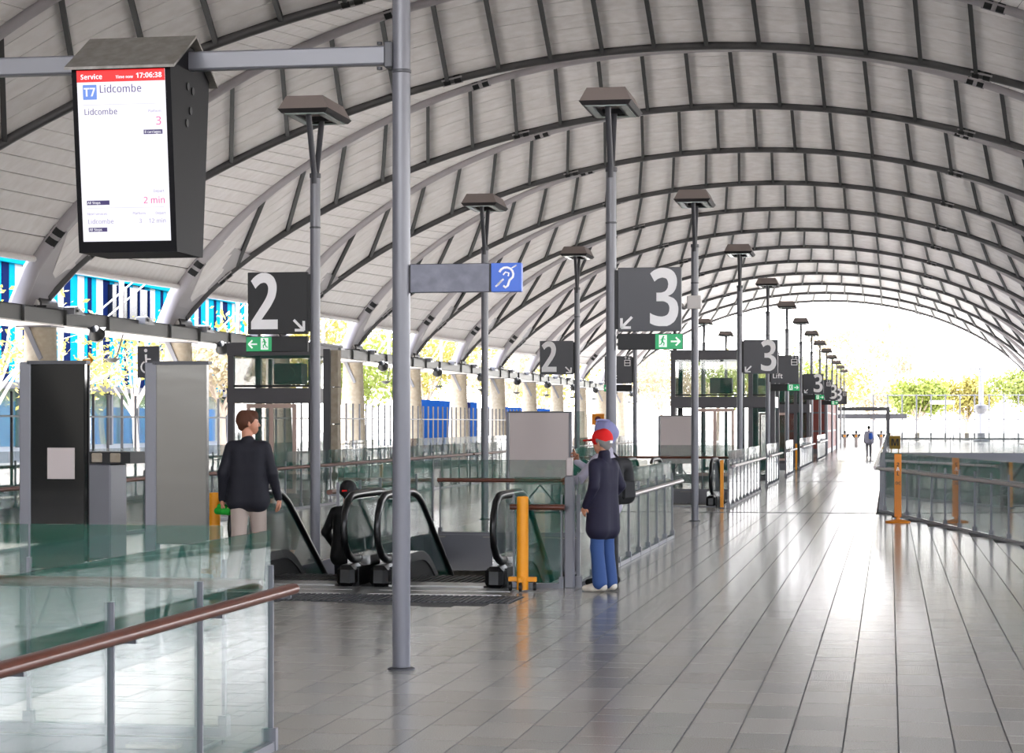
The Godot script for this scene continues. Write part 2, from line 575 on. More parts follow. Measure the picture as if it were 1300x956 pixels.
func build_floor() -> void:
	var root := setting("floor", "polished grey stone tile floor of the concourse")
	var slab := MB.new()
	var turn := Basis(Vector3.RIGHT, -PI / 2)
	slab.prism(PackedVector2Array([Vector2(-3.62, -12), Vector2(10.6, -12), Vector2(10.6, 18.9), Vector2(4.2, 18.9), Vector2(-0.19, 42.9), Vector2(-0.19, 125), Vector2(10.6, 125), Vector2(10.6, 200), Vector2(-3.62, 200)]), -0.55, -0.002, Vector3.ZERO, turn)
	for r in [[-12, 1.5], [11.3, 23.0], [32.7, 44.9], [55.2, 80.5], [92.5, 200]]:
		slab.box(W(-5.37, -0.276, (r[0] + r[1]) * 0.5), Vector3(3.5, 0.548, r[1] - r[0]))
	slab.box(W(-9.56, -0.276, 94), Vector3(4.88, 0.548, 212))
	slab.box(W(-21.25, -0.276, 94), Vector3(7.5, 0.548, 212))
	slab.box(W(-14.75, -0.276, 150), Vector3(5.5, 0.548, 100))
	obj("slab", slab, "grout", root)
	# tiles: 0.30 x 0.60, joints staggered from strip to strip
	var long_tile := MB.new()
	long_tile.box(Vector3(0, -0.01, 0), Vector3(0.291, 0.02, 0.586))
	var short_tile := MB.new()
	short_tile.box(Vector3(0, -0.01, 0), Vector3(0.291, 0.02, 0.286))
	var lm := long_tile.mesh()
	var sm := short_tile.mesh()
	var rest := MB.new()
	var count := 0
	var tones := []
	for i in 4:
		tones.append(mats["tile%d" % i].albedo_color.srgb_to_linear())
	for cx in range(-40, 20):
		var x := JOINT + 0.3 * (cx + 0.5)
		var z := -4.0 + 0.3 * rng.randi_range(0, 1) - 0.08 * (cx % 3)
		while z < 84.0:
			var length := 0.6 if rng.randf() > 0.22 else 0.3
			var zc := z + length * 0.5
			z += length
			if not on_floor(x, zc):
				continue
			var depth := zc * 0.9846 - x * 0.1747
			var px := 650.0 + 2700.0 * (x * 0.9846 + zc * 0.1747) / maxf(depth, 0.5)
			var tone := rng.randi_range(0, 3)
			if zc > 11.6 and zc < 18.6 and px > -10.0 and px < 1310.0 and x > -7.1 and count < 300:
				obj("floor_tile", lm if length > 0.5 else sm, "tile%d" % tone, root, W(x, 0, zc))
				count += 1
			else:
				rest.col = tones[tone]
				var h := Vector3(0.1455, 0, length * 0.5 - 0.007)
				var o := W(x, 0, zc)
				rest.hexa([o + Vector3(-h.x, -0.02, -h.z), o + Vector3(h.x, -0.02, -h.z), o + Vector3(h.x, -0.02, h.z), o + Vector3(-h.x, -0.02, h.z), o + Vector3(-h.x, 0, -h.z), o + Vector3(h.x, 0, -h.z), o + Vector3(h.x, 0, h.z), o + Vector3(-h.x, 0, h.z)])
	print("single tiles ", count)
	# beyond, where single tiles can no longer be told apart: larger fields with the main joints
	rest.col = tones[0]
	for q in [[-0.19, -3.62, 84.3, 125], [-3.62, -7.12, 92.5, 200], [10.6, -3.62, 125, 200], [-7.12, -12, 84.3, 200], [-12, -17.5, 100, 200], [-17.5, -25, -12, 200]]:
		var z: float = q[2]
		while z < q[3] - 0.1:
			var z1 := minf(z + 6.0, q[3])
			var x: float = q[1]
			while x < q[0] - 0.01:
				var x1 := minf(x + 1.2, q[0])
				rest.box(W((x + x1) * 0.5, -0.01, (z + z1) * 0.5), Vector3(x1 - x - 0.01, 0.02, z1 - z - 0.02))
				x = x1
			z = z1
	obj("floor_tiles", rest, "tiles", root).set_meta("kind", "stuff")
	for z in [42.2, 64.7, 76.7, 99.3]:
		var j := MB.new()
		j.box(W(-1.7, 0.003, z), Vector3(3.4 if z > 43 else 4.6, 0.008, 0.09))
		obj("expansion_joint", j, "dark_paint", root)
	var ed := MB.new()
	for h in [[23.0, 32.7], [44.9, 55.2], [80.5, 92.5], [1.5, 11.3]]:
		var zc: float = (h[0] + h[1]) * 0.5
		for x in [-7.1, -3.64]:
			ed.box(W(x, -0.26, zc), Vector3(0.03, 0.56, h[1] - h[0]))
		ed.box(W(-5.37, -0.26, h[1] - 0.015), Vector3(3.5, 0.56, 0.03))
		if h[0] != 23.0:
			ed.box(W(-5.37, -0.26, h[0] + 0.015), Vector3(3.5, 0.56, 0.03))
	for s in [[W(-0.17, 0, 42.9), W(-0.17, 0, 125)], [W(4.2, 0, 18.9), W(-0.19, 0, 42.9)], [W(-0.19, 0, 125), W(10.6, 0, 125)], [W(-12, 0, -12), W(-12, 0, 100)], [W(-17.5, 0, -12), W(-17.5, 0, 100)]]:
		ed.box((s[0] + s[1]) * 0.5 + Vector3(0, -0.26, 0), Vector3(0.05, 0.58, s[0].distance_to(s[1])), Basis.looking_at(s[1] - s[0], Vector3.UP))
	obj("slab_edge", ed, "grey_paint", root)
	# the sides of the hall that the frame leaves out
	var wr := setting("wall_right", "plain grey side wall of the concourse")
	var wm := MB.new()
	wm.box(W(12.9, 1.3, 50), Vector3(0.3, 3.8, 148))
	obj("panel", wm, "grey_concrete", wr)
	var wl0 := setting("wall_left", "plain grey side wall before the open column row")
	wm = MB.new()
	wm.box(W(-25.2, 4.2, 18), Vector3(0.3, 9.6, 75))
	obj("panel", wm, "grey_concrete", wl0)
	var wb := setting("wall_back", "plain grey end wall behind the viewpoint")
	wm = MB.new()
	wm.box(W(-5.7, 2.5, -19.5), Vector3(38, 6.2, 0.3))
	obj("panel", wm, "grey_concrete", wb)
	# the level of the platforms below
	var low := setting("floor_lower", "grey platform level seen down through the openings")
	var pl := MB.new()
	pl.box(W(-7, -6.4, 90), Vector3(40, 0.4, 240))
	obj("platform_slab", pl, "grey_concrete", low)
	var wl := setting("wall_lower", "concrete walls below the openings")
	for q in [[W(-25.1, -3.3, 90), Vector3(0.3, 6.0, 240)], [W(12.0, -3.2, 90), Vector3(0.3, 6.2, 240)], [W(-5.37, -2.4, 33.6), Vector3(3.5, 3.7, 0.3)], [W(-5.37, -2.4, 56.1), Vector3(3.5, 3.7, 0.3)], [W(4.3, -3.3, 125.4), Vector3(15.4, 5.9, 0.3)], [W(-3.4, -3.3, 50), Vector3(0.2, 5.4, 140)]]:
		var m := MB.new()
		m.box(q[0], q[1])
		obj("wall_panel", m, "grey_concrete", wl)


const NTH := ["first", "second", "third", "fourth", "fifth", "sixth", "seventh", "eighth", "ninth", "tenth", "eleventh", "twelfth", "thirteenth", "fourteenth", "fifteenth"]


# ---------------------------------------------------------------- the edge of the roof on the street side

func build_left_edge() -> void:
	var beam := setting("trim_1", "dark steel edge beam with pale soffit running along the column heads")
	var ms := [MB.new(), MB.new(), MB.new()]
	ms[0].box(W(-23.2, 4.78, 90), Vector3(0.06, 0.42, 216))
	ms[0].box(W(-23.3, 4.98, 90), Vector3(0.26, 0.03, 216))
	ms[1].box(W(-24.0, 4.56, 90), Vector3(1.56, 0.05, 216))
	ms[2].box(W(-24.0, 4.86, 90), Vector3(1.5, 0.2, 216))
	obj("fascia", ms[0], "fascia", beam)
	obj("soffit", ms[1], "white_paint", beam)
	obj("gutter", ms[2], "grey_paint", beam)
	for i in range(-2, 13):
		var z := col_z(i)
		for q in [0.0, 3.4, 9.0]:
			var s := MB.new()
			s.box(W(-23.15, 4.77, z + q), Vector3(0.1, 0.44, 0.05))
			obj("stiffener", s, "fascia", beam)
		# column
		var c := setting("column" if i == -2 else "column_%03d" % (i + 2), "tapered pale concrete column carrying the edge beam", W(-23.9, 0, z))
		var m := MB.new()
		m.lathe([Vector2(0.60, -0.3), Vector2(0.56, 1.5), Vector2(0.47, 3.6), Vector2(0.455, 4.535)], 20)
		obj("shaft", m, "concrete", c)
		m = MB.new()
		m.prism(PackedVector2Array([Vector2(-0.30, 4.5), Vector2(0.16, 3.55), Vector2(0.26, 3.62), Vector2(-0.14, 4.5)]), 0.42, 0.52, Vector3.ZERO)
		m.box(Vector3(0, 4.52, 0), Vector3(1.05, 0.05, 1.05))
		obj("head_bracket", m, "grey_paint", c)
		# pin bearing that takes the arch
		m = MB.new()
		m.tube([Vector3(0.1, 5.12, -0.45), Vector3(0.1, 5.12, 0.75)], 0.26, 14)
		m.box(Vector3(0.1, 5.0, 0.15), Vector3(0.9, 0.18, 1.5))
		obj("pin_bearing", m, "roof_steel", c)
		m = MB.new()
		m.tube([Vector3(0.1, 5.12, 0.75), Vector3(0.1, 5.12, 0.9)], 0.2, 14)
		obj("pin_cap", m, "white_paint", c)
		# fittings that hang from the beam
		if i < 1:
			continue
		var nth: String = NTH[i - 1] + " column in view"
		var fl := thing("floodlight", "dark hooded floodlight under the edge beam beside the %s" % nth, "floodlight", W(-23.0, 4.5, z + 1.9), 0.0, "floodlights under the edge beam")
		m = MB.new()
		m.lathe([Vector2(0.0, -0.34), Vector2(0.2, -0.34), Vector2(0.26, -0.22), Vector2(0.14, 0.05), Vector2(0.0, 0.07)], 10, Vector3.ZERO, Basis(Vector3.RIGHT, 0.9))
		obj("hood", m, "black", fl)
		m = MB.new()
		m.tube([Vector3(-0.25, 0.1, 0.0), Vector3(-0.1, 0.0, 0.0)], 0.035, 6)
		m.box(Vector3(0.0, 0.0, -0.32), Vector3(0.34, 0.03, 0.3), Basis(Vector3.RIGHT, 0.6))
		obj("bracket", m, "dark_paint", fl)
		var dish := thing("dish_lamp", "small dark dish lamp on a bent rod after the %s" % nth, "lamp", W(-23.5, 4.54, z + 5.6), 0.0, "dish lamps under the edge beam")
		m = MB.new()
		m.tube([Vector3(0, 0, 0), Vector3(0, -0.72, 0.55), Vector3(0, -0.78, 0.8)], 0.022, 6)
		obj("rod", m, "dark_paint", dish)
		m = MB.new()
		m.lathe([Vector2(0.0, -0.14), Vector2(0.1, -0.12), Vector2(0.26, 0.0), Vector2(0.0, 0.02)], 12, Vector3(0, -0.79, 0.95))
		obj("dish", m, "black", dish)
		for q in [0.5, 6.4]:
			var up := thing("uplight", ("small wedge uplight on the edge beam at the %s" if q < 1.0 else "small wedge uplight on the edge beam, half a bay past the %s") % nth, "uplight", W(-23.1, 5.0, z + q), 0.0, "uplights along the edge beam")
			m = MB.new()
			m.prism(PackedVector2Array([Vector2(-0.55, 0.0), Vector2(0.35, 0.0), Vector2(0.35, 0.2), Vector2(0.1, 0.24)]), -0.16, 0.16, Vector3(0, -0.12, 0), Basis(Vector3.UP, -PI / 2))
			obj("housing", m, "grey_paint", up)
			m = MB.new()
			m.tube([Vector3(0.17, 0.0, 0.12), Vector3(0.2, 0.0, 0.12)], 0.06, 8)
			obj("lens", m, "black", up)
		# posts and ties between beam and eave
		var post := thing("eave_post", "round pale post under the eave after the %s" % nth, "post", W(-23.55, 4.96, z + 5.6), 0.0, "eave posts")
		m = MB.new()
		m.tube([Vector3(0, 0, 0), Vector3(0, 1.62, 0)], 0.085, 10)
		obj("shaft", m, "white_paint", post)
		m = MB.new()
		m.lathe([Vector2(0.14, 0.0), Vector2(0.14, 0.03), Vector2(0.09, 0.05)], 10)
		obj("foot_plate", m, "grey_paint", post)
		var tie := thing("tie_rod_pair", "pair of thin white bracing rods under the eave after the %s" % nth, "bracing", W(-23.75, 4.96, z), 0.0, "eave bracing")
		for q in [3.6, 4.7]:
			m = MB.new()
			m.tube([Vector3(0, 0.0, -q), Vector3(0, 1.5, -q - 4.1)], 0.028, 6)
			obj("rod", m, "white_paint", tie)
	# tall glazed fence that closes the far side gallery
	var fence := thing("bar_fence", "tall fence of dark uprights along the street side", "fence", W(-22.6, 0, 20))
	var up_m := MB.new()
	up_m.box(Vector3(0, 1.3, 0), Vector3(0.07, 2.6, 0.05))
	var up_mesh := up_m.mesh()
	for s in 96:
		obj("upright", up_mesh, "dark_paint", fence, Vector3(0, 0, -1.16 * s))
	var rl := MB.new()
	rl.box(Vector3(0.05, 1.95, -55.7), Vector3(0.03, 0.05, 111.4))
	rl.box(Vector3(0.05, 0.1, -55.7), Vector3(0.05, 0.1, 111.4))
	obj("rail", rl, "dark_paint", fence)


# ---------------------------------------------------------------- outdoors

func tree(label: String, at: Vector3, high: float, wide: float, leaf: String, bark: String, leaves: int, trunk_r := 0.16, bare := 0.0, group := "", leaf_size := 1.0) -> void:
	var t := thing("tree", label, "tree", at, 0.0, group)
	var m := MB.new()
	var lean := Vector3(rng.randf_range(-0.4, 0.4), 0, rng.randf_range(-0.4, 0.4))
	var fork := Vector3(0, high * 0.42, 0) + lean
	m.tube([Vector3(0, -0.1, 0), fork * 0.5 + lean * 0.3, fork], [trunk_r, trunk_r * 0.85, trunk_r * 0.7], 7)
	obj("trunk", m, bark, t)
	var clumps := []
	var br := MB.new()
	for i in 9:
		var a := TAU * i / 9.0 + rng.randf_range(-0.3, 0.3)
		var r := wide * rng.randf_range(0.25, 0.5)
		var tip := Vector3(cos(a) * r, high * rng.randf_range(0.55, 0.98), sin(a) * r)
		var mid := fork.lerp(tip, 0.5) + Vector3(rng.randf_range(-0.3, 0.3), 0.3, rng.randf_range(-0.3, 0.3))
		br.tube([fork - Vector3(0, rng.randf_range(0, high * 0.12), 0), mid, tip], [trunk_r * 0.5, trunk_r * 0.3, trunk_r * 0.1], 5)
		for s in 3:
			var e := mid.lerp(tip, 0.3 + 0.3 * s) + Vector3(rng.randf_range(-1, 1), rng.randf_range(-0.4, 0.9), rng.randf_range(-1, 1)) * wide * 0.16
			br.tube([mid.lerp(tip, 0.2 + 0.3 * s), e], [trunk_r * 0.2, trunk_r * 0.06], 4)
			clumps.append(e)
		clumps.append(tip)
	obj("branch", br, bark, t)
	var f := MB.new()
	for i in leaves * 2:
		var c: Vector3 = clumps[rng.randi_range(0, clumps.size() - 1)]
		var d := Vector3(rng.randfn(), rng.randfn() * 0.75, rng.randfn()) * wide * lerpf(0.105, 0.05, bare)
		var p := c + d
		var u := Vector3(rng.randfn(), rng.randfn(), rng.randfn()).normalized()
		var w := u.cross(Vector3(rng.randfn(), rng.randfn(), rng.randfn())).normalized()
		var s := rng.randf_range(0.06, 0.15) * (1.0 + high * 0.03) * leaf_size
		f.quad(p - u * s, p + w * s * 0.5, p + u * s, p - w * s * 0.5, c)
	obj("foliage", f, leaf, t).set_meta("kind", "stuff")


func build_outside() -> void:
	var g := setting("ground", "bright pale paving outside the station")
	for q in [[W(-225, -0.32, 200), Vector3(400, 0.4, 600)], [W(212, -0.32, 200), Vector3(400, 0.4, 600)], [W(-6.5, -0.32, 350), Vector3(37, 0.4, 300)], [W(-6.5, -0.32, -60), Vector3(37, 0.4, 90)]]:
		var m := MB.new()
		m.box(q[0], q[1])
		obj("paving", m, "paving", g)
	# striped building over the street
	var b := thing("striped_building", "cyan, white and blue striped building across the street", "building", W(-41, 0.55, 83))
	var body := MB.new()
	body.box(Vector3(-6, 4.2, 8), Vector3(11.7, 10.0, 114))
	obj("body", body, "white_panel", b)
	var z := 20.6
	var k := 0
	while z > -48.5:
		var w := rng.randf_range(0.45, 1.0)
		var m := MB.new()
		m.box(Vector3(-0.08, 6.0, z - w * 0.5), Vector3(0.16, 6.2, w - 0.05))
		obj("panel", m, ["cyan", "white_panel", "blue_panel", "cyan", "white_panel", "cyan", "blue_panel"][k % 7], b)
		z -= w
		k += 1
	var cap := MB.new()
	cap.box(Vector3(0.02, 9.0, 8), Vector3(0.34, 0.4, 114))
	obj("cap_band", cap, "cyan", b)
	var win := MB.new()
	win.box(Vector3(0.1, 7.25, -28.0), Vector3(0.35, 2.7, 6.4))
	obj("window", win, "window_dark", b)
	for q in 4:
		var m := MB.new()
		m.box(Vector3(0.3, 7.25, -25.6 - 1.6 * q), Vector3(0.08, 2.7, 0.1))
		obj("mullion", m, "blue_panel", b)
	var shop := MB.new()
	for q in 12:
		shop.box(Vector3(0.05, 1.5, -1.0 - 4.0 * q), Vector3(0.3, 2.9, 0.25))
	shop.box(Vector3(0.1, 3.0, -24), Vector3(0.4, 0.3, 50))
	obj("shopfront_frame", shop, "dark_paint", b)
	var sg := MB.new()
	sg.box(Vector3(0.0, 1.5, -24), Vector3(0.1, 2.8, 49))
	obj("shopfront_glass", sg, "green_glass", b)
	# blue hoarding behind the columns
	var hd := thing("hoarding", "bright blue site hoarding behind the concrete columns", "hoarding", W(-27, 0, 119))
	for q in 44:
		if q == 17 or q == 18:
			continue
		var m := MB.new()
		m.box(Vector3(0, 1.57 if q < 17 else 1.45, -1.2 * q), Vector3(0.08, 3.14 if q < 17 else 2.9, 1.18))
		obj("panel", m, "hoarding_dark" if q in [13, 14, 23] else "hoarding", hd)
	# street trees
	tree("bare pale-barked tree in front of the striped building", W(-33, 0, 75), 6.5, 6.0, "leaf_yellow", "pale_bark", 260, 0.16, 0.6)
	tree("slim pale tree at the edge of view before the striped building", W(-36, 0, 66), 7.0, 5.0, "leaf_yellow", "pale_bark", 220, 0.14, 0.4)
	tree("yellowing tree showing under the beam beside the first column", W(-35, 0, 87), 5.0, 5.5, "leaf_yellow", "pale_bark", 320, 0.14, 0.4)
	tree("yellowing tree showing between the second and third columns", W(-35, 0, 96), 6.2, 6.5, "leaf_yellow", "pale_bark", 500, 0.15, 0.3)
	var spots := [[-34, 106, 6.5], [-34.5, 117, 7.5], [-33, 128, 6.8], [-37, 140, 8.5], [-33, 151, 7.5], [-37, 164, 9.0], [-32, 177, 8.0], [-31, 192, 8.5], [-36, 206, 10.0], [-22, 209, 8.5], [-28, 226, 11.0]]
	for q in spots.size():
		var s: Array = spots[q]
		tree("sunlit tree behind the columns, %s of the row counting away" % NTH[q], W(s[0], 0, s[1]), s[2], s[2] * 0.95, ["leaf_pale", "leaf_yellow", "leaf_bright"][q % 3], "bark", 1700, 0.2, 0.0, "trees behind the columns", 1.4)
	var lift_trees := [[-18, 226, 9.5], [-15.5, 254, 10.0], [-9.0, 214, 8.0], [-5.5, 238, 9.0]]
	for q in 4:
		var s: Array = lift_trees[q]
		tree("sunlit tree seen past the lift tower, %s from the columns" % NTH[q], W(s[0], 0, s[1]), s[2], s[2] * 0.9, "leaf_yellow" if q % 2 else "leaf_bright", "bark", 1300, 0.2, 0.0, "trees behind the lift tower", 1.6)


# ---------------------------------------------------------------- glass balustrades

func balustrade(label: String, a: Vector2, b: Vector2, inner: float, rail := "timber", rail_more := 0.25, steps := 1.17, glazing := "glass") -> Node3D:
	# from a to b in (x, ahead); inner = which side (+1/-1 across the run) the handrail stands off to
	var o := W(a.x, 0, a.y)
	var e := W(b.x, 0, b.y) - o
	var length := e.length()
	var t := thing("glass_balustrade", label, "balustrade", o, 0.0, "glass balustrades")
	var d := e / length
	var s := d.cross(Vector3.UP) * inner
	var bs := Basis(s, Vector3.UP, s.cross(Vector3.UP))
	var n := maxi(1, roundi(length / steps))
	var step := length / n
	var post := MB.new()
	post.box(Vector3(0, 0.5, 0), Vector3(0.04, 1.0, 0.018), bs)
	post.box(Vector3(0, 0.06, 0) + s * 0.0, Vector3(0.08, 0.12, 0.05), bs)
	post.box(s * 0.06 + Vector3(0, 0.835, 0), Vector3(0.12, 0.025, 0.014), bs)
	var pm := post.mesh()
	var pane := MB.new()
	pane.box(d * step * 0.5 + Vector3(0, 0.62, 0), Vector3(0.012, 1.14, step - 0.016), bs)
	var gm := pane.mesh()
	for i in n + 1:
		obj("post", pm, "grey_paint", t, d * step * i)
		if i < n:
			obj("pane", gm, glazing, t, d * step * i)
	var r := MB.new()
	r.tube([s * 0.11 + Vector3(0, 0.87, 0) - d * 0.02, s * 0.11 + Vector3(0, 0.87, 0) + e + d * rail_more], 0.042, 10, 0.75)
	obj("handrail", r, rail, t)
	var sh := MB.new()
	sh.box(e * 0.5 + Vector3(0, 0.025, 0), Vector3(0.07, 0.05, length), bs)
	obj("base_channel", sh, "grey_paint", t)
	return t


func build_balustrades() -> void:
	balustrade("glass balustrade with brown rail running in from the frame's lower corner", Vector2(-3.3, 1.5), Vector2(-3.3, 11.1), 1.0, "timber", 0.06)
	balustrade("short cross balustrade behind the one in the lower corner", Vector2(-7.2, 11.55), Vector2(-3.7, 11.55), 1.0)
	balustrade("glass balustrade along the walkway behind the two men talking", Vector2(-3.3, 22.7), Vector2(-3.3, 32.7), 1.0, "rail_steel", 0.4)
	balustrade("short glass balustrade between yellow bollard and grey post", Vector2(-3.98, 22.55), Vector2(-3.46, 22.55), 1.0, "timber", 0.05, 0.6)
	balustrade("cross glass balustrade with brown rail beyond the escalators", Vector2(-7.0, 32.95), Vector2(-3.7, 32.95), 1.0)
	balustrade("glass balustrade on the hidden side of the escalator pit", Vector2(-7.05, 26.8), Vector2(-7.05, 32.6), -1.0)
	balustrade("pale glass balustrade along the walkway beyond the second lamp post", Vector2(-3.3, 44.4), Vector2(-3.3, 55.2), 1.0, "rail_steel", 0.4)
	balustrade("cross balustrade at the far end of the second pit", Vector2(-7.0, 55.5), Vector2(-3.7, 55.5), 1.0)
	balustrade("glass balustrade on the hidden side of the second pit", Vector2(-7.05, 44.6), Vector2(-7.05, 55.1), -1.0)
	balustrade("short glass balustrade just before the lift tower", Vector2(-3.3, 58.5), Vector2(-3.3, 64.5), 1.0, "rail_steel", 0.2)
	balustrade("short pale glass balustrade beside the lift tower", Vector2(-3.3, 69.5), Vector2(-3.3, 74.5), 1.0, "rail_steel", 0.2)
	balustrade("glass balustrade of the third pit down the walkway", Vector2(-3.3, 80.3), Vector2(-3.3, 92.8), 1.0, "rail_steel", 0.4)
	balustrade("distant glass balustrade past the third pit", Vector2(-3.3, 100), Vector2(-3.3, 112), 1.0, "rail_steel", 0.4)
	balustrade("long glass balustrade of the side walkway beyond the stainless panels", Vector2(-11.95, 12), Vector2(-11.95, 60), 1.0, "timber", 0.1, 1.17, "green_glass")
	balustrade("glass balustrade of the side walkway beyond the glazed lift", Vector2(-11.95, 60.4), Vector2(-11.95, 99.5), 1.0, "timber", 0.1, 1.17, "green_glass")
	balustrade("glass balustrade along the street-side gallery", Vector2(-17.55, 14), Vector2(-17.55, 99.5), -1.0, "timber", 0.1, 1.17, "green_glass")
	balustrade("slanting glass balustrade behind the orange sign", Vector2(4.2, 18.9), Vector2(-0.08, 42.6), -1.0, "rail_steel", 0.2)
	balustrade("glass balustrade running away along the big opening", Vector2(-0.17, 43.3), Vector2(-0.17, 124.8), -1.0, "rail_steel", 0.1, 1.6)
	balustrade("level glass balustrade across the far end of the big opening", Vector2(-0.1, 125.1), Vector2(10.6, 125.1), -1.0, "dark_paint", 0.0, 1.15, "grey_glass")


# ---------------------------------------------------------------- escalators

func escalator(label: String, at: Vector3, detail := true) -> void:
	var t := thing("escalator", label, "escalator", at, 0.0, "escalators going down")
	var path := [Vector2(0.0, 0.0), Vector2(1.25, 0.0)]
	for i in range(1, 7):
		var a := deg_to_rad(5.0 * i)
		path.append(Vector2(1.25 + 1.6 * sin(a), -1.6 * (1.0 - cos(a))))
	var p0: Vector2 = path[-1]
	path.append(p0 + Vector2(7.6, -7.6 * tan(deg_to_rad(30.0))))
	for s in [-1, 1]:
		var x: float = 0.635 * s
		var m := MB.new()
		var pts := []
		for q in [Vector2(0.35, 0.27), Vector2(0.10, 0.28), Vector2(-0.10, 0.34), Vector2(-0.24, 0.46), Vector2(-0.29, 0.62), Vector2(-0.25, 0.78), Vector2(-0.13, 0.91), Vector2(0.05, 0.97), Vector2(0.3, 0.98)]:
			pts.append(Vector3(x, q.y, -q.x))
		for q in path.slice(1):
			pts.append(Vector3(x, q.y + 0.98, -q.x))
		m.tube(pts, 0.048, 10, 0.8, Vector3.RIGHT)
		obj("handrail", m, "rubber", t)
		m = MB.new()
		var poly := PackedVector2Array()
		for q in [Vector2(0.05, 0.93), Vector2(-0.11, 0.87), Vector2(-0.21, 0.76), Vector2(-0.245, 0.62), Vector2(-0.2, 0.48), Vector2(-0.08, 0.38), Vector2(0.1, 0.32)]:
			poly.append(q)
		for q in path.slice(1):
			poly.append(q + Vector2(0, 0.28))
		for i in range(path.size() - 1, 0, -1):
			poly.append(path[i] + Vector2(0, 0.93))
		m.prism(poly, -0.006, 0.006, Vector3(x, 0, 0), Basis(Vector3(0, 0, -1), Vector3.UP, Vector3(1, 0, 0)))
		obj("side_glass", m, "green_glass", t)
		m = MB.new()
		m.strip([Vector2(0.38, 0.0)] + path.slice(1), x - 0.13, x + 0.13, 0.20, 0.30)
		obj("deck", m, "bright_steel", t)
		m = MB.new()
		m.strip([Vector2(-0.05, 0.0)] + path.slice(1), x - 0.11, x + 0.11, -0.5, 0.20)
		obj("skirt", m, "black", t)
		m = MB.new()
		m.bbox(Vector3(x, 0.11, 0.02), Vector3(0.2, 0.24, 0.46), 0.05)
		obj("newel_base", m, "rubber", t)
	var step := MB.new()
	step.box(Vector3(0, -0.09, 0), Vector3(1.02, 0.18, 0.395))
	for i in 14:
		step.box(Vector3(-0.48 + 0.074 * i, 0.006, 0), Vector3(0.03, 0.014, 0.39))
	var sm := step.mesh()
	var d := 0.45
	while d < 8.4:
		var y := 0.0
		if d > 2.05:
			y = -0.21 - (d - 2.05) * tan(deg_to_rad(30.0))
		elif d > 1.25:
			y = -0.33 * pow(d - 1.25, 2.0)
		obj("step", sm, "step_metal", t, Vector3(0, y, -d))
		d += 0.4
	var cb := MB.new()
	cb.box(Vector3(0, 0.006, -0.02), Vector3(1.04, 0.03, 0.5))
	obj("comb_plate", cb, "steel", t)
	var tr := MB.new()
	tr.strip(path, -0.74, 0.74, -1.0, -0.55)
	obj("truss_casing", tr, "grey_paint", t)


func build_escalators() -> void:
	escalator("escalator the man in the black cap is riding down", W(-6.44, 0, 22.6))
	escalator("escalator beside the grey pole, next to the yellow bollard", W(-4.8, 0, 22.6))
	escalator("second escalator head by the pale balustrade further down the walkway", W(-4.35, 0, 45.2))
	escalator("escalator head far down beside the hidden side of the second pit", W(-6.15, 0, 45.2))
	escalator("escalator in the big opening behind the orange sign", W(3.2, -3.6, 47), false)
	var land := thing("landing_plate", "ribbed steel landing plate before the escalators", "plate", W(-5.45, 0, 21.83))
	var m := MB.new()
	m.box(Vector3(0, -0.005, 0), Vector3(3.3, 0.02, 1.0))
	obj("plate", m, "steel", land)
	for i in 2:
		for j in 2:
			m = MB.new()
			m.box(Vector3(-0.85 + 1.7 * i, 0.007, -0.24 + 0.48 * j), Vector3(1.4, 0.006, 0.42))
			obj("hatch", m, "steel", land)
	var mat := thing("entrance_mat", "dark grating strip set in the floor before the landing plate", "grating", W(-5.4, 0, 20.9))
	m = MB.new()
	m.box(Vector3(0, -0.004, 0), Vector3(3.5, 0.012, 0.85))
	obj("frame", m, "mat", mat)
	var bars := MB.new()
	for i in 58:
		bars.box(Vector3(-1.71 + 0.06 * i, 0.006, 0), Vector3(0.03, 0.01, 0.8))
	obj("bars", bars, "dark_paint", mat).set_meta("kind", "stuff")


# ---------------------------------------------------------------- lamp posts and signs

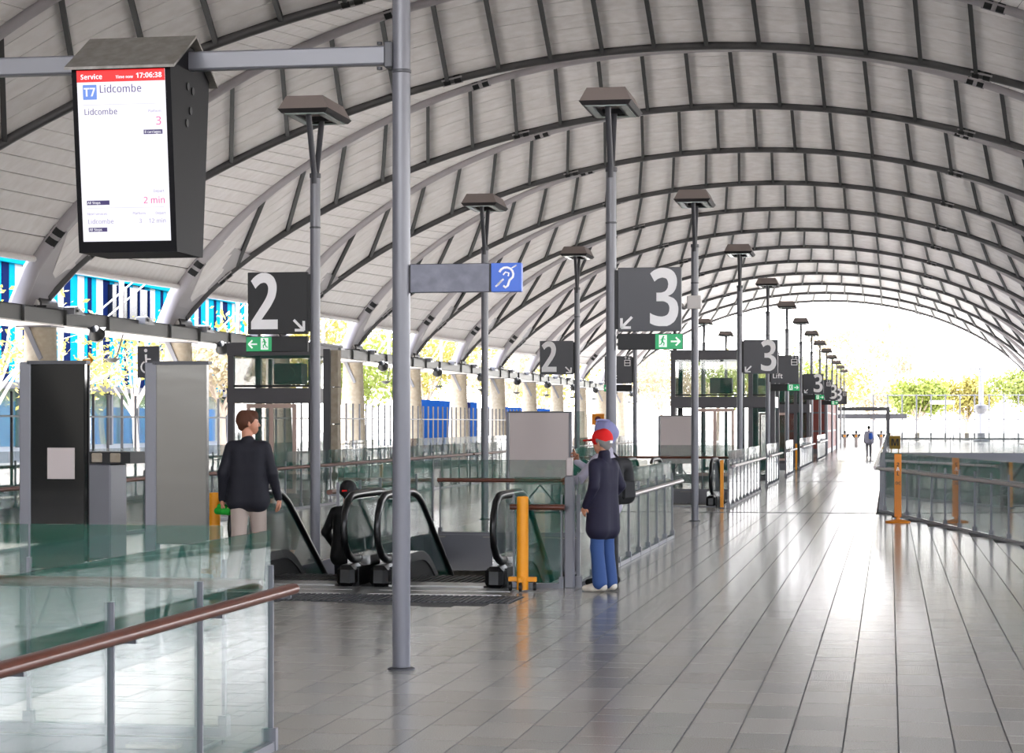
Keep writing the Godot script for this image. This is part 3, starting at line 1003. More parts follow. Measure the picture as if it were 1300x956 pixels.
func lamp_post(label: String, x: float, z: float, group := "") -> Node3D:
	var t := thing("lamp_post", label, "lamp post", W(x, 0, z), 0.0, group)
	var m := MB.new()
	m.tube([Vector3(0, 0.0, 0), Vector3(0, 4.98, 0)], 0.066, 14)
	obj("pole", m, "grey_paint", t)
	m = MB.new()
	m.lathe([Vector2(0.1, 0.0), Vector2(0.1, 0.012), Vector2(0.068, 0.02)], 14)
	obj("floor_flange", m, "dark_paint", t)
	m = MB.new()
	m.lathe([Vector2(0.066, 4.28), Vector2(0.072, 4.285), Vector2(0.072, 4.3), Vector2(0.066, 4.305)], 14)
	m.lathe([Vector2(0.066, 4.93), Vector2(0.074, 4.94), Vector2(0.074, 4.99), Vector2(0.0, 5.0)], 14)
	obj("collar", m, "dark_paint", t)
	for s in [-1, 1]:
		m = MB.new()
		m.tube([Vector3(0, 4.86, 0.04 * s), Vector3(0, 5.0, 0.06 * s), Vector3(0, 5.74, 0.33 * s)], 0.038, 8)
		obj("strut", m, "dark_paint", t)
	var head := Node3D.new()
	head.name = "lamp_head"
	t.add_child(head, true)
	head.position.y = 5.72
	var ob := [Vector3(-0.32, 0, 0.6), Vector3(0.32, 0, 0.6), Vector3(0.32, 0, -0.6), Vector3(-0.32, 0, -0.6)]
	for i in 4:
		var p: Vector3 = ob[i]
		var q: Vector3 = ob[(i + 1) % 4]
		var sc := func(v: Vector3, f: float, y: float): return Vector3(v.x - signf(v.x) * f, y, v.z - signf(v.z) * f)
		m = MB.new()
		m.hexa([sc.call(p, 0.0, 0.03), sc.call(q, 0.0, 0.03), sc.call(q, 0.17, 0.03), sc.call(p, 0.17, 0.03), sc.call(p, 0.08, 0.2), sc.call(q, 0.08, 0.2), sc.call(q, 0.14, 0.2), sc.call(p, 0.14, 0.2)])
		obj("shell", m, "lamp_shell", head)
		m = MB.new()
		m.hexa([sc.call(p, 0.03, -0.02), sc.call(q, 0.03, -0.02), sc.call(q, 0.19, -0.02), sc.call(p, 0.19, -0.02), sc.call(p, -0.01, 0.03), sc.call(q, -0.01, 0.03), sc.call(q, 0.17, 0.03), sc.call(p, 0.17, 0.03)])
		obj("rim", m, "lamp_rim", head)
		m = MB.new()
		m.hexa([sc.call(p, 0.065, -0.03), sc.call(q, 0.065, -0.03), sc.call(q, 0.15, -0.03), sc.call(p, 0.15, -0.03), sc.call(p, 0.065, -0.021), sc.call(q, 0.065, -0.021), sc.call(q, 0.15, -0.021), sc.call(p, 0.15, -0.021)])
		obj("glass", m, "lamp_glass", head)
	for s in [-1, 1]:
		m = MB.new()
		m.box(Vector3(0, 0.02, 0.33 * s), Vector3(0.4, 0.06, 0.1))
		obj("crossbar", m, "lamp_rim", head)
	return t


func arrow_mesh(size: float, turn: float) -> MB:
	# pointing down when turn is 0
	var m := MB.new()
	var b := Basis(Vector3(0, 0, 1), turn)
	var w := size * 0.17
	m.box(b * Vector3(0, size * 0.08, 0), Vector3(w, size * 0.84, 0.004), b)
	for s in [-1, 1]:
		var bb := b * Basis(Vector3(0, 0, 1), -s * PI / 4)
		m.box(b * Vector3(s * size * 0.2, -size * 0.24, 0), Vector3(w, size * 0.62, 0.0042), bb)
	return m


func platform_sign(label: String, digit: String, x: float, z: float, side: float, mat := "sign_dark") -> void:
	var t := thing("platform_sign", label, "sign", W(x + side * 0.49, 2.92, z - 0.02))
	var m := MB.new()
	m.bbox(Vector3(0, 0.4, 0), Vector3(0.8, 0.8, 0.07), 0.006)
	obj("board", m, mat, t)
	m = MB.new()
	m.box(Vector3(-side * 0.415, 0.4, 0), Vector3(0.05, 0.74, 0.05))
	obj("bracket", m, "black", t)
	lettering("numeral", digit, 0.71, 0.006, "letter", t, Vector3(side * 0.185, 0.405, 0.037), {"weight": 700, "wide": 0.74})
	obj("arrow", arrow_mesh(0.2, -side * PI / 4), "letter", t, Vector3(-side * 0.29, 0.11, 0.037))


func exit_sign(label: String, x: float, z: float, side: float) -> void:
	var t := thing("exit_sign", label, "sign", W(x + side * 0.5, 2.69, z - 0.02))
	var m := MB.new()
	m.bbox(Vector3(0, 0.1, 0), Vector3(0.82, 0.2, 0.08), 0.005)
	obj("bar", m, "sign_black", t)
	m = MB.new()
	m.box(Vector3(side * 0.235, 0.1, 0.041), Vector3(0.34, 0.185, 0.006))
	obj("green_face", m, "exit_green", t)
	m = MB.new()
	var wx := side * 0.235 - side * 0.075
	m.box(Vector3(wx, 0.105, 0.045), Vector3(0.1, 0.15, 0.004))
	obj("white_field", m, "exit_white", t)
	m = MB.new()
	var f := side
	m.lathe([Vector2(0.0, 0.0), Vector2(0.012, 0.0), Vector2(0.012, 0.003), Vector2(0, 0.003)], 10, Vector3(wx + f * 0.008, 0.16, 0.046), Basis(Vector3.RIGHT, PI / 2))
	for q in [[0.0, 0.148, -0.008, 0.10, 0.022], [-0.008, 0.10, 0.016, 0.082, 0.014], [0.016, 0.082, 0.012, 0.052, 0.012], [-0.008, 0.10, -0.02, 0.07, 0.013], [-0.02, 0.07, -0.042, 0.058, 0.011], [0.0, 0.14, 0.03, 0.125, 0.009], [0.0, 0.14, -0.028, 0.118, 0.009]]:
		var p := Vector3(wx + f * q[0], q[1], 0.048)
		var r := Vector3(wx + f * q[2], q[3], 0.048)
		m.box((p + r) * 0.5, Vector3(q[4], p.distance_to(r) + 0.006, 0.003), Basis(Vector3(0, 0, 1), atan2(r.y - p.y, r.x - p.x) - PI / 2))
	obj("running_figure", m, "exit_green", t)
	obj("arrow", arrow_mesh(0.12, side * PI / 2), "exit_white", t, Vector3(side * 0.235 + side * 0.085, 0.1, 0.046))


func lift_sign(label: String, x: float, z: float, side: float) -> void:
	var t := thing("lift_sign", label, "sign", W(x + side * 0.49, 2.92, z - 0.02))
	var m := MB.new()
	m.bbox(Vector3(0, 0.4, 0), Vector3(0.8, 0.8, 0.07), 0.006)
	obj("board", m, "sign_dark", t)
	m = MB.new()
	m.box(Vector3(-side * 0.415, 0.4, 0), Vector3(0.05, 0.74, 0.05))
	obj("bracket", m, "black", t)
	lettering("word", "Lift", 0.13, 0.006, "letter", t, Vector3(side * 0.18 if side < 0.0 else -0.21, 0.2, 0.037), {"weight": 700})
	m = MB.new()
	var cx := 0.27
	for q in [[0, 0.52, 0.17, 0.02], [0, 0.68, 0.17, 0.02], [-0.08, 0.6, 0.02, 0.18], [0.08, 0.6, 0.02, 0.18], [0, 0.6, 0.14, 0.02]]:
		m.box(Vector3(cx + q[0], q[1], 0.037), Vector3(q[2], q[3], 0.004))
	obj("lift_symbol", m, "letter", t)
	obj("up_arrow", arrow_mesh(0.08, PI), "letter", t, Vector3(cx - 0.05, 0.745, 0.037))
	obj("down_arrow", arrow_mesh(0.08, 0), "letter", t, Vector3(cx + 0.05, 0.745, 0.037))


func build_lamps() -> void:
	var rx := -3.45
	var lx := -7.3
	var labels := ["thick grey pole in front that carries the departure display", "grey lamp post behind the two men talking", "grey lamp post with a small white box, standing in the open walkway", "grey lamp post rising behind the pale balustrade", "grey lamp post just past the pale balustrade, by the lift sign", "grey lamp post by the lift tower", "grey lamp post carrying the third sign with a 3"]
	for k in 14:
		var z := 14.9 + 11.7 * k
		lamp_post(labels[k] if k < 7 else "distant lamp post, %s along the walkway" % NTH[k], rx, z, "walkway lamp posts")
	var left := ["", "grey lamp post carrying the dark sign with a white 2", "grey lamp post standing beyond the escalator pit", "grey lamp post carrying the smaller, more distant 2 sign", "grey lamp post carrying the sign that reads Lift"]
	for k in range(1, 12):
		lamp_post(left[k] if k < 5 else "distant lamp post, %s in the row past the Lift sign" % NTH[k - 5], lx, 14.9 + 11.7 * k, "side walkway lamp posts")
	platform_sign("large square platform sign with a white 3 above the turbaned man", "3", rx, 26.6, 1.0)
	exit_sign("green exit sign pointing along the walkway under the large 3", rx, 26.6, 1.0)
	platform_sign("mid-size sign with a white 3 on the lamp post beyond the white box", "3", rx, 50.0, 1.0)
	lift_sign("dark lift sign overlapping the mid-size 3", rx, 61.7, 1.0)
	exit_sign("small exit sign under the dark lift sign beside the 3", rx, 61.7, 1.0)
	platform_sign("small sign with a white 3, third along the walkway", "3", rx, 85.1, 1.0)
	exit_sign("tiny exit sign under the third 3", rx, 85.1, 1.0)
	lift_sign("small dark lift sign next to the third 3", rx, 96.8, 1.0)
	platform_sign("small distant sign with a white 3, fourth along the walkway", "3", rx, 108.5, 1.0)
	exit_sign("tiny exit sign under the fourth 3", rx, 108.5, 1.0)
	platform_sign("smallest distant sign with a white 3", "3", rx, 120.2, 1.0)
	lift_sign("most distant dark sign board in the row", rx, 131.9, 1.0)
	platform_sign("large black square sign with a white 2 and slanting arrow", "2", lx, 26.6, -1.0, "sign_black")
	exit_sign("green exit sign with a left arrow under the large 2", lx, 26.6, -1.0)
	platform_sign("smaller dark sign with a white 2 further off", "2", lx, 50.0, -1.0)
	lift_sign("square sign reading Lift behind the turbaned man's pole", lx, 61.7, -1.0)
	exit_sign("dark bar with green exit end under the sign reading Lift", lx, 61.7, -1.0)
	var bx := thing("junction_box", "small white box strapped to the second lamp post", "box", W(rx, 3.82, 38.3))
	var m := MB.new()
	m.bbox(Vector3(0, 0.12, 0.06), Vector3(0.26, 0.24, 0.14), 0.015)
	obj("case", m, "white_paint", bx)
	m = MB.new()
	m.lathe([Vector2(0.075, 0.03), Vector2(0.075, 0.2)], 12)
	obj("strap", m, "grey_paint", bx)
	# hearing loop sign on the front pole
	var h := thing("hearing_loop_sign", "grey sign bar ending in a blue hearing loop symbol on the front pole", "sign", W(rx, 2.70, 14.9))
	m = MB.new()
	m.bbox(Vector3(0.36, 0.105, 0), Vector3(0.58, 0.205, 0.06), 0.004)
	obj("bar", m, "scuffed", h)
	m = MB.new()
	m.box(Vector3(0.075, 0.105, 0), Vector3(0.03, 0.18, 0.05))
	m.box(Vector3(0.655, 0.105, 0), Vector3(0.012, 0.2, 0.062))
	obj("bracket", m, "black", h)
	m = MB.new()
	m.bbox(Vector3(0.77, 0.105, 0), Vector3(0.22, 0.205, 0.062), 0.004)
	obj("blue_face", m, "loop_blue", h)
	m = MB.new()
	var pts := []
	for i in 11:
		var a := deg_to_rad(160.0 - 26.0 * i)
		pts.append(Vector3(0.77 + 0.052 * cos(a), 0.125 + 0.05 * sin(a), 0.033))
	pts.append_array([Vector3(0.785, 0.055, 0.033), Vector3(0.77, 0.035, 0.033), Vector3(0.752, 0.042, 0.033)])
	m.tube(pts.slice(0, 8) + [Vector3(0.795, 0.085, 0.033), Vector3(0.782, 0.045, 0.033), Vector3(0.765, 0.033, 0.033), Vector3(0.75, 0.045, 0.033)], 0.009, 6, 0.5, Vector3(0, 0, 1))
	m.tube([Vector3(0.748, 0.122, 0.033), Vector3(0.765, 0.142, 0.033), Vector3(0.79, 0.135, 0.033), Vector3(0.785, 0.112, 0.033)], 0.006, 6, 0.5, Vector3(0, 0, 1))
	for i in 3:
		var o := Vector3(0.695 + 0.016 * i, 0.05 + 0.016 * i, 0.034)
		m.box(o + Vector3(0.012, 0, 0), Vector3(0.012, 0.034, 0.004), Basis(Vector3(0, 0, 1), -0.9))
	m.tube([Vector3(0.81, 0.17, 0.033), Vector3(0.845, 0.19, 0.033)], 0.005, 6)
	obj("ear_symbol", m, "letter", h)


# ---------------------------------------------------------------- departure display

func build_display() -> void:
	var t := thing("departure_display", "hanging departure display with bright white screen and red header", "display", W(-5.40, 3.0, 14.89))
	var m := MB.new()
	var hw := 0.37
	var yb := 0.0
	var yt := 1.33
	m.hexa([Vector3(-hw, yb, 0.29), Vector3(hw, yb, 0.29), Vector3(hw, yb, -0.29), Vector3(-hw, yb, -0.29), Vector3(-hw, yt, 0.44), Vector3(hw, yt, 0.44), Vector3(hw, yt, -0.44), Vector3(-hw, yt, -0.44)])
	m.hexa([Vector3(-hw, yt, 0.44), Vector3(hw, yt, 0.44), Vector3(hw, yt, -0.44), Vector3(-hw, yt, -0.44), Vector3(-hw, yt + 0.18, 0.1), Vector3(hw, yt + 0.18, 0.1), Vector3(hw, yt + 0.18, -0.1), Vector3(-hw, yt + 0.18, -0.1)])
	obj("housing", m, "housing", t)
	m = MB.new()
	for s in [-1, 1]:
		var a := Vector3(-0.40, 1.58, 0)
		var b := Vector3(-0.40, 1.29, 0.5 * s)
		var e := Vector3(0.82, 0, 0)
		var u := Vector3(0, 0.02, 0)
		m.hexa([a, a + e, b + e, b, a + u, a + e + u, b + e + u, b + u])
	obj("hood", m, "hat", t)
	m = MB.new()
	for q in [[1.2, -0.05], [1.22, 0.06], [1.05, 0.0], [0.95, 0.08]]:
		m.lathe([Vector2(0.0, 0.0), Vector2(0.03, 0.0), Vector2(0.03, 0.008), Vector2(0, 0.008)], 10, Vector3(hw, q[0], q[1]), Basis(Vector3(0, 0, 1), -PI / 2))
	obj("cable_port", m, "black", t)
	# the tilted glowing face; its own frame of axes so that print lies flat on it
	var scr := Node3D.new()
	scr.name = "screen"
	t.add_child(scr, true)
	scr.position = Vector3(0, 0.665, 0.365 + 0.006)
	scr.rotation.x = atan2(0.15, 1.33)
	m = MB.new()
	m.box(Vector3(0.0, 0.02, 0), Vector3(0.658, 1.22, 0.008))
	obj("panel", m, "screen_white", scr)
	m = MB.new()
	m.box(Vector3(0, 0.588, 0.001), Vector3(0.658, 0.084, 0.009))
	obj("header", m, "screen_red", scr)
	var left := {"align": HORIZONTAL_ALIGNMENT_LEFT}
	var right := {"align": HORIZONTAL_ALIGNMENT_RIGHT}
	var bold_left := {"align": HORIZONTAL_ALIGNMENT_LEFT, "weight": 700}
	var bold_right := {"align": HORIZONTAL_ALIGNMENT_RIGHT, "weight": 700}
	var z := 0.007
	lettering("print", "Service", 0.034, 0.002, "screen_white", scr, Vector3(-0.30, 0.583, z), bold_left)
	lettering("print", "Time now", 0.020, 0.002, "screen_white", scr, Vector3(0.095, 0.578, z), bold_right)
	lettering("print", "17:06:38", 0.036, 0.002, "screen_white", scr, Vector3(0.31, 0.585, z), bold_right)
	m = MB.new()
	m.bbox(Vector3(-0.235, 0.475, 0.003), Vector3(0.105, 0.105, 0.01), 0.004)
	obj("line_badge", m, "screen_blue", scr)
	lettering("print", "T7", 0.06, 0.002, "screen_white", scr, Vector3(-0.235, 0.475, 0.009), {"weight": 700, "wide": 0.95})
	lettering("print", "Lidcombe", 0.052, 0.002, "screen_ink", scr, Vector3(-0.165, 0.495, 0.005), left)
	for y in [0.385, -0.35]:
		m = MB.new()
		m.box(Vector3(0, y, 0.003), Vector3(0.58, 0.003, 0.004))
		obj("rule", m, "screen_line", scr)
	lettering("print", "Lidcombe", 0.041, 0.002, "screen_ink", scr, Vector3(-0.285, 0.335, 0.005), left)
	lettering("print", "Platform", 0.018, 0.002, "screen_pale", scr, Vector3(0.295, 0.332, 0.005), right)
	lettering("print", "3", 0.058, 0.002, "screen_pink", scr, Vector3(0.295, 0.262, 0.005), right)
	m = MB.new()
	m.box(Vector3(0.228, 0.185, 0.003), Vector3(0.14, 0.032, 0.006))
	m.box(Vector3(-0.205, -0.312, 0.003), Vector3(0.17, 0.032, 0.006))
	m.box(Vector3(-0.215, -0.505, 0.003), Vector3(0.14, 0.03, 0.006))
	obj("tag_bar", m, "screen_bar", scr)
	lettering("print", "8 carriages", 0.018, 0.002, "screen_white", scr, Vector3(0.165, 0.185, 0.007), left)
	lettering("print", "All Stops", 0.018, 0.002, "screen_white", scr, Vector3(-0.285, -0.312, 0.007), left)
	lettering("print", "All Stops", 0.018, 0.002, "screen_white", scr, Vector3(-0.28, -0.505, 0.007), left)
	lettering("print", "Depart", 0.019, 0.002, "screen_pale", scr, Vector3(0.295, -0.235, 0.005), right)
	lettering("print", "2 min", 0.046, 0.002, "screen_pink", scr, Vector3(0.3, -0.3, 0.005), right)
	lettering("print", "Next services", 0.018, 0.002, "screen_pale", scr, Vector3(-0.29, -0.392, 0.005), left)
	lettering("print", "Platform", 0.018, 0.002, "screen_pale", scr, Vector3(0.15, -0.392, 0.005), right)
	lettering("print", "Depart", 0.018, 0.002, "screen_pale", scr, Vector3(0.3, -0.392, 0.005), right)
	lettering("print", "Lidcombe", 0.032, 0.002, "screen_pale", scr, Vector3(-0.29, -0.447, 0.005), left)
	lettering("print", "3", 0.03, 0.002, "screen_pale", scr, Vector3(0.12, -0.447, 0.005), right)
	lettering("print", "12 min", 0.03, 0.002, "screen_pale", scr, Vector3(0.3, -0.447, 0.005), right)
	var glow := AreaLight3D.new()
	glow.name = "screen_light"
	glow.area_size = Vector2(0.64, 1.2)
	glow.light_color = Color(0.95, 0.95, 1.0)
	glow.light_energy = 0.25
	glow.shadow_enabled = true
	add_child(glow)
	glow.position = W(-5.40, 3.66, 14.89) + Vector3(0, 0, 0.42)
	glow.rotation = Vector3(-atan2(0.15, 1.33), PI, 0)
	glow.rotation = Vector3(0, PI, 0)
	# arm that carries the display out from the front pole
	var a := thing("support_arm", "grey steel arm from the front pole through the display's hood", "arm", W(-3.45, 4.41, 14.9))
	m = MB.new()
	m.bbox(Vector3(-2.15, 0, 0), Vector3(4.1, 0.135, 0.1), 0.012)
	obj("bar", m, "grey_paint", a)
	m = MB.new()
	m.bbox(Vector3(-0.085, 0, 0), Vector3(0.06, 0.19, 0.14), 0.01)
	for s in [-1, 1]:
		m.tube([Vector3(-0.16, 0.08 * s, 0), Vector3(-0.16, 0.1 * s, 0)], 0.02, 8)
	obj("clamp", m, "dark_paint", a)


# ---------------------------------------------------------------- lifts

func lift_tower(label: String, at: Vector3, w: float, d: float, high: float, bays: Array, side_bay: float) -> void:
	# at = middle of the front foot; bays = x positions of the front posts
	var t := thing("lift_tower", label, "lift", at)
	var m := MB.new()
	for x in bays:
		for z in [0.0, -d]:
			m = MB.new()
			m.box(Vector3(x, high * 0.5, z), Vector3(0.14, high, 0.14))
			obj("post", m, "lift_frame", t)
	for q in [[high - 0.13, 0.26], [2.42, 0.34], [0.06, 0.12]]:
		for z in [0.08, -d - 0.02]:
			m = MB.new()
			m.box(Vector3(0, q[0], z), Vector3(w + 0.14, q[1], 0.1))
			obj("beam", m, "lift_frame", t)
		for s in [-1, 1]:
			m = MB.new()
			m.box(Vector3(s * w * 0.5, q[0], -d * 0.5), Vector3(0.1, q[1], d))
			obj("beam", m, "lift_frame", t)
	m = MB.new()
	m.box(Vector3(0, high + 0.02, -d * 0.5), Vector3(w + 0.2, 0.05, d + 0.2))
	obj("roof_plate", m, "lift_frame", t)
	for i in bays.size() - 1:
		var x0: float = bays[i] + 0.07
		var x1: float = bays[i + 1] - 0.07
		for z in [0.02, -d]:
			m = MB.new()
			m.box(Vector3((x0 + x1) * 0.5, (2.6 + high - 0.26) * 0.5, z), Vector3(x1 - x0, high - 2.86, 0.012))
			obj("upper_pane", m, "glass", t)
			if i != 0 or z < 0:
				m = MB.new()
				m.box(Vector3((x0 + x1) * 0.5, 1.18, z), Vector3(x1 - x0, 2.1, 0.012))
				obj("lower_pane", m, "green_glass", t)
		var bar := MB.new()
		bar.box(Vector3((x0 + x1) * 0.5, 2.64, 0.03), Vector3(x1 - x0, 0.05, 0.05))
		obj("glazing_bar", bar, "black", t)
	for s in [-1, 1]:
		m = MB.new()
		m.box(Vector3(s * w * 0.5, high * 0.5, -d * 0.5), Vector3(0.012, high - 0.4, d - 0.14))
		obj("side_pane", m, "glass", t)
	# pale door frame with two glazed leaves in the first bay
	var c: float = (bays[0] + bays[1]) * 0.5 + side_bay
	for q in [[c - 0.56, 0.08], [c, 0.1], [c + 0.56, 0.08]]:
		m = MB.new()
		m.box(Vector3(q[0], 1.08, 0.06), Vector3(q[1], 2.16, 0.06))
		obj("door_stile", m, "lift_door", t)
	m = MB.new()
	m.box(Vector3(c, 2.17, 0.06), Vector3(1.2, 0.1, 0.07))
	m.box(Vector3(c, 0.12, 0.06), Vector3(1.2, 0.2, 0.05))
	obj("door_head", m, "lift_door", t)
	for s in [-1, 1]:
		m = MB.new()
		m.box(Vector3(c + s * 0.28, 1.15, 0.06), Vector3(0.46, 1.9, 0.012))
		obj("door_pane", m, "green_glass", t)
	m = MB.new()
	m.bbox(Vector3(c + 0.1, 2.95, -d * 0.55), Vector3(0.7, 0.5, 0.5), 0.02)
	m.tube([Vector3(c + 0.1, 2.95, -d * 0.55 + 0.25), Vector3(c + 0.1, 2.95, -d * 0.55 + 0.3)], 0.18, 14)
	obj("hoist_motor", m, "roof_steel", t)
	for s in [-0.5, 0.5]:
		m = MB.new()
		m.box(Vector3(s * w * 0.5, high * 0.5 - 0.1, -d * 0.7), Vector3(0.08, high - 0.4, 0.1))
		obj("guide_rail", m, "dark_paint", t)


func build_lifts() -> void:
	lift_tower("dark-framed glazed lift tower along the walkway with pink door frames", W(-5.1, 0, 66.3), 3.1, 2.4, 4.0, [-1.55, 0.86, 1.55], 0.1)
	lift_tower("glazed lift with pale doors ahead of the young man", W(-14.3, 0, 48.3), 2.0, 2.2, 3.62, [-1.0, 1.0], 0.0)
	lift_tower("smaller dark-framed lift further down behind the lamp posts", W(-4.75, 0, 94.0), 2.5, 2.4, 3.7, [-1.25, 0.7, 1.25], 0.0)
	var br := setting("floor_bridge", "short slab joining the side lift to its walkway", W(-14, 0, 48))
	var m := MB.new()
	m.box(Vector3(-0.5, -0.2, 0.6), Vector3(5.0, 0.4, 5.5))
	obj("slab", m, "grey_concrete", br)
	var p := thing("service_pilaster", "dark and pale pilaster beside the glazed side lift", "pilaster", W(-12.85, 0, 48.4))
	m = MB.new()
	m.box(Vector3(-0.12, 1.75, 0), Vector3(0.16, 3.5, 0.3))
	obj("dark_panel", m, "dark_paint", p)
	for i in 4:
		m = MB.new()
		m.box(Vector3(0.07, 0.44 + 0.87 * i, 0), Vector3(0.16, 0.85, 0.3))
		obj("pale_panel", m, "concrete", p)


# ---------------------------------------------------------------- free-standing panels

func panel(label: String, at: Vector3, w: float, top: float, foot: float, face: String, post_w := 0.1) -> Node3D:
	var t := thing("information_panel", label, "panel", at)
	var m := MB.new()
	for s in ([-1, 1] if post_w < 0.08 else [-1]):
		m = MB.new()
		m.bbox(Vector3(s * w * 0.5, top * 0.5, 0), Vector3(post_w, top, 0.12), 0.008)
		obj("post", m, "grey_paint", t)
	m = MB.new()
	m.bbox(Vector3(0.02, (top + foot) * 0.5, 0.01), Vector3(w - 0.04, top - foot - 0.02, 0.07), 0.006)
	obj("face", m, face, t)
	m = MB.new()
	m.box(Vector3(0.02, top - 0.005, 0.01), Vector3(w, 0.03, 0.1))
	obj("cap", m, "dark_paint", t)
	m = MB.new()
	for s in [-1, 1]:
		m.tube([Vector3(0.02, foot, 0), Vector3(0.02 + s * w * 0.36, 0.01, 0)], 0.018, 6)
	m.box(Vector3(0, 0.01, 0), Vector3(w + 0.1, 0.02, 0.3))
	obj("stand", m, "dark_paint", t)
	return t


func build_panels() -> void:
	var a := panel("tall dark glass panel with a pale notice, nearest the frame's edge", W(-7.12, 0, 17.5), 0.54, 2.3, 0.5, "smoked_glass")
	var m := MB.new()
	m.box(Vector3(0.06, 1.42, 0.052), Vector3(0.25, 0.27, 0.006))
	obj("notice", m, "pale_panel", a)
	m = MB.new()
	m.box(Vector3(0.02, 1.4, -0.06), Vector3(0.5, 1.75, 0.02))
	obj("back_sheet", m, "housing", a)
	panel("tall brushed stainless panel with grey post, left of the young man", W(-6.0, 0, 17.5), 0.50, 2.29, 0.72, "brushed")
	panel("wide pale metal panel standing beyond the escalators", W(-6.8, 0, 41.4), 1.25, 1.99, 0.55, "pale_panel", 0.06)
	panel("pale metal panel standing before the lift tower", W(-6.2, 0, 63.2), 1.1, 1.99, 0.55, "pale_panel", 0.06)
	var side := thing("glass_return", "narrow glass return beside the wide pale panel", "screen", W(-5.99, 0, 41.5))
	m = MB.new()
	m.box(Vector3(0, 1.0, 0), Vector3(0.16, 2.0, 0.012), Basis(Vector3.UP, 0.5))
	obj("pane", m, "glass", side)
	m = MB.new()
	m.box(Vector3(0, 0.03, 0), Vector3(0.2, 0.06, 0.06), Basis(Vector3.UP, 0.5))
	obj("shoe", m, "grey_paint", side)
	var tm := thing("ticket_cabinet", "grey cabinet with a dark shelf behind the dark glass panel", "cabinet", W(-10.3, 0, 26.5))
	m = MB.new()
	m.bbox(Vector3(0, 0.62, 0), Vector3(0.75, 1.24, 0.6), 0.02)
	obj("body", m, "grey_paint", tm)
	m = MB.new()
	m.box(Vector3(0.1, 1.32, 0), Vector3(1.1, 0.15, 0.65))
	obj("shelf", m, "black", tm)
	for i in 4:
		m = MB.new()
		m.bbox(Vector3(-0.3 + 0.25 * i, 1.32, 0.33), Vector3(0.14, 0.12, 0.03), 0.01)
		obj("coin_tray", m, "concrete", tm)
	var wc := thing("wheelchair_sign", "dark sign with a white wheelchair symbol above the stainless panel", "sign", W(-10.63, 0, 29.6))
	m = MB.new()
	m.bbox(Vector3(0, 2.66, 0), Vector3(0.33, 0.46, 0.04), 0.004)
	obj("board", m, "sign_dark", wc)
	m = MB.new()
	m.tube([Vector3(-0.02, 0, -0.05), Vector3(-0.02, 2.85, -0.05)], 0.03, 8)
	obj("post", m, "grey_paint", wc)
	m = MB.new()
	var pts := []
	for i in 13:
		var an := deg_to_rad(115.0 + 21.0 * i)
		pts.append(Vector3(-0.02 + 0.085 * cos(an), 2.585 + 0.085 * sin(an), 0.024))
	m.tube(pts, 0.014, 6, 0.3, Vector3(0, 0, 1))
	m.tube([Vector3(-0.035, 2.77, 0.024), Vector3(-0.03, 2.64, 0.024), Vector3(0.05, 2.635, 0.024), Vector3(0.085, 2.56, 0.024), Vector3(0.11, 2.57, 0.024)], 0.018, 6, 0.3, Vector3(0, 0, 1))
	m.tube([Vector3(-0.03, 2.70, 0.024), Vector3(0.04, 2.70, 0.024)], 0.012, 6, 0.3, Vector3(0, 0, 1))
	m.lathe([Vector2(0, 0), Vector2(0.026, 0), Vector2(0.026, 0.004), Vector2(0, 0.004)], 12, Vector3(-0.037, 2.825, 0.022), Basis(Vector3.RIGHT, PI / 2))
	obj("wheelchair_symbol", m, "letter", wc)
	var ya := thing("arrow_sign", "small yellow arrow sign on a thin post", "sign", W(-11.68, 0, 29.9))
	m = MB.new()
	m.tube([Vector3(0, 0, -0.03), Vector3(0, 2.72, -0.03)], 0.02, 8)
	obj("post", m, "grey_paint", ya)
	obj("arrow", arrow_mesh(0.17, PI / 2), "yellow", ya, Vector3(0, 2.7, 0))


# ---------------------------------------------------------------- bollards and floor signs

func bollard(label: String, at: Vector3, high: float, r: float) -> void:
	var t := thing("bollard", label, "bollard", at)
	var m := MB.new()
	m.lathe([Vector2(0, 0.0), Vector2(r, 0.0), Vector2(r, high - 0.01), Vector2(r - 0.01, high), Vector2(0, high)], 14, Vector3(0, 0.02, 0))
	obj("tube", m, "yellow", t)
	m = MB.new()
	m.bbox(Vector3(0, 0.13, 0), Vector3(0.3, 0.05, 0.05), 0.006)
	m.bbox(Vector3(0, 0.13, 0), Vector3(0.05, 0.05, 0.3), 0.006)
	obj("foot_cross", m, "yellow", t)
	for q in [Vector3(-0.13, 0.055, 0), Vector3(0.13, 0.055, 0), Vector3(0, 0.055, 0.13), Vector3(0, 0.055, -0.13)]:
		m = MB.new()
		m.tube([q - Vector3(0.014, 0, 0), q + Vector3(0.014, 0, 0)], 0.045, 10)
		m.box(q + Vector3(0, 0.04, 0), Vector3(0.02, 0.05, 0.02))
		obj("castor", m, "black", t)


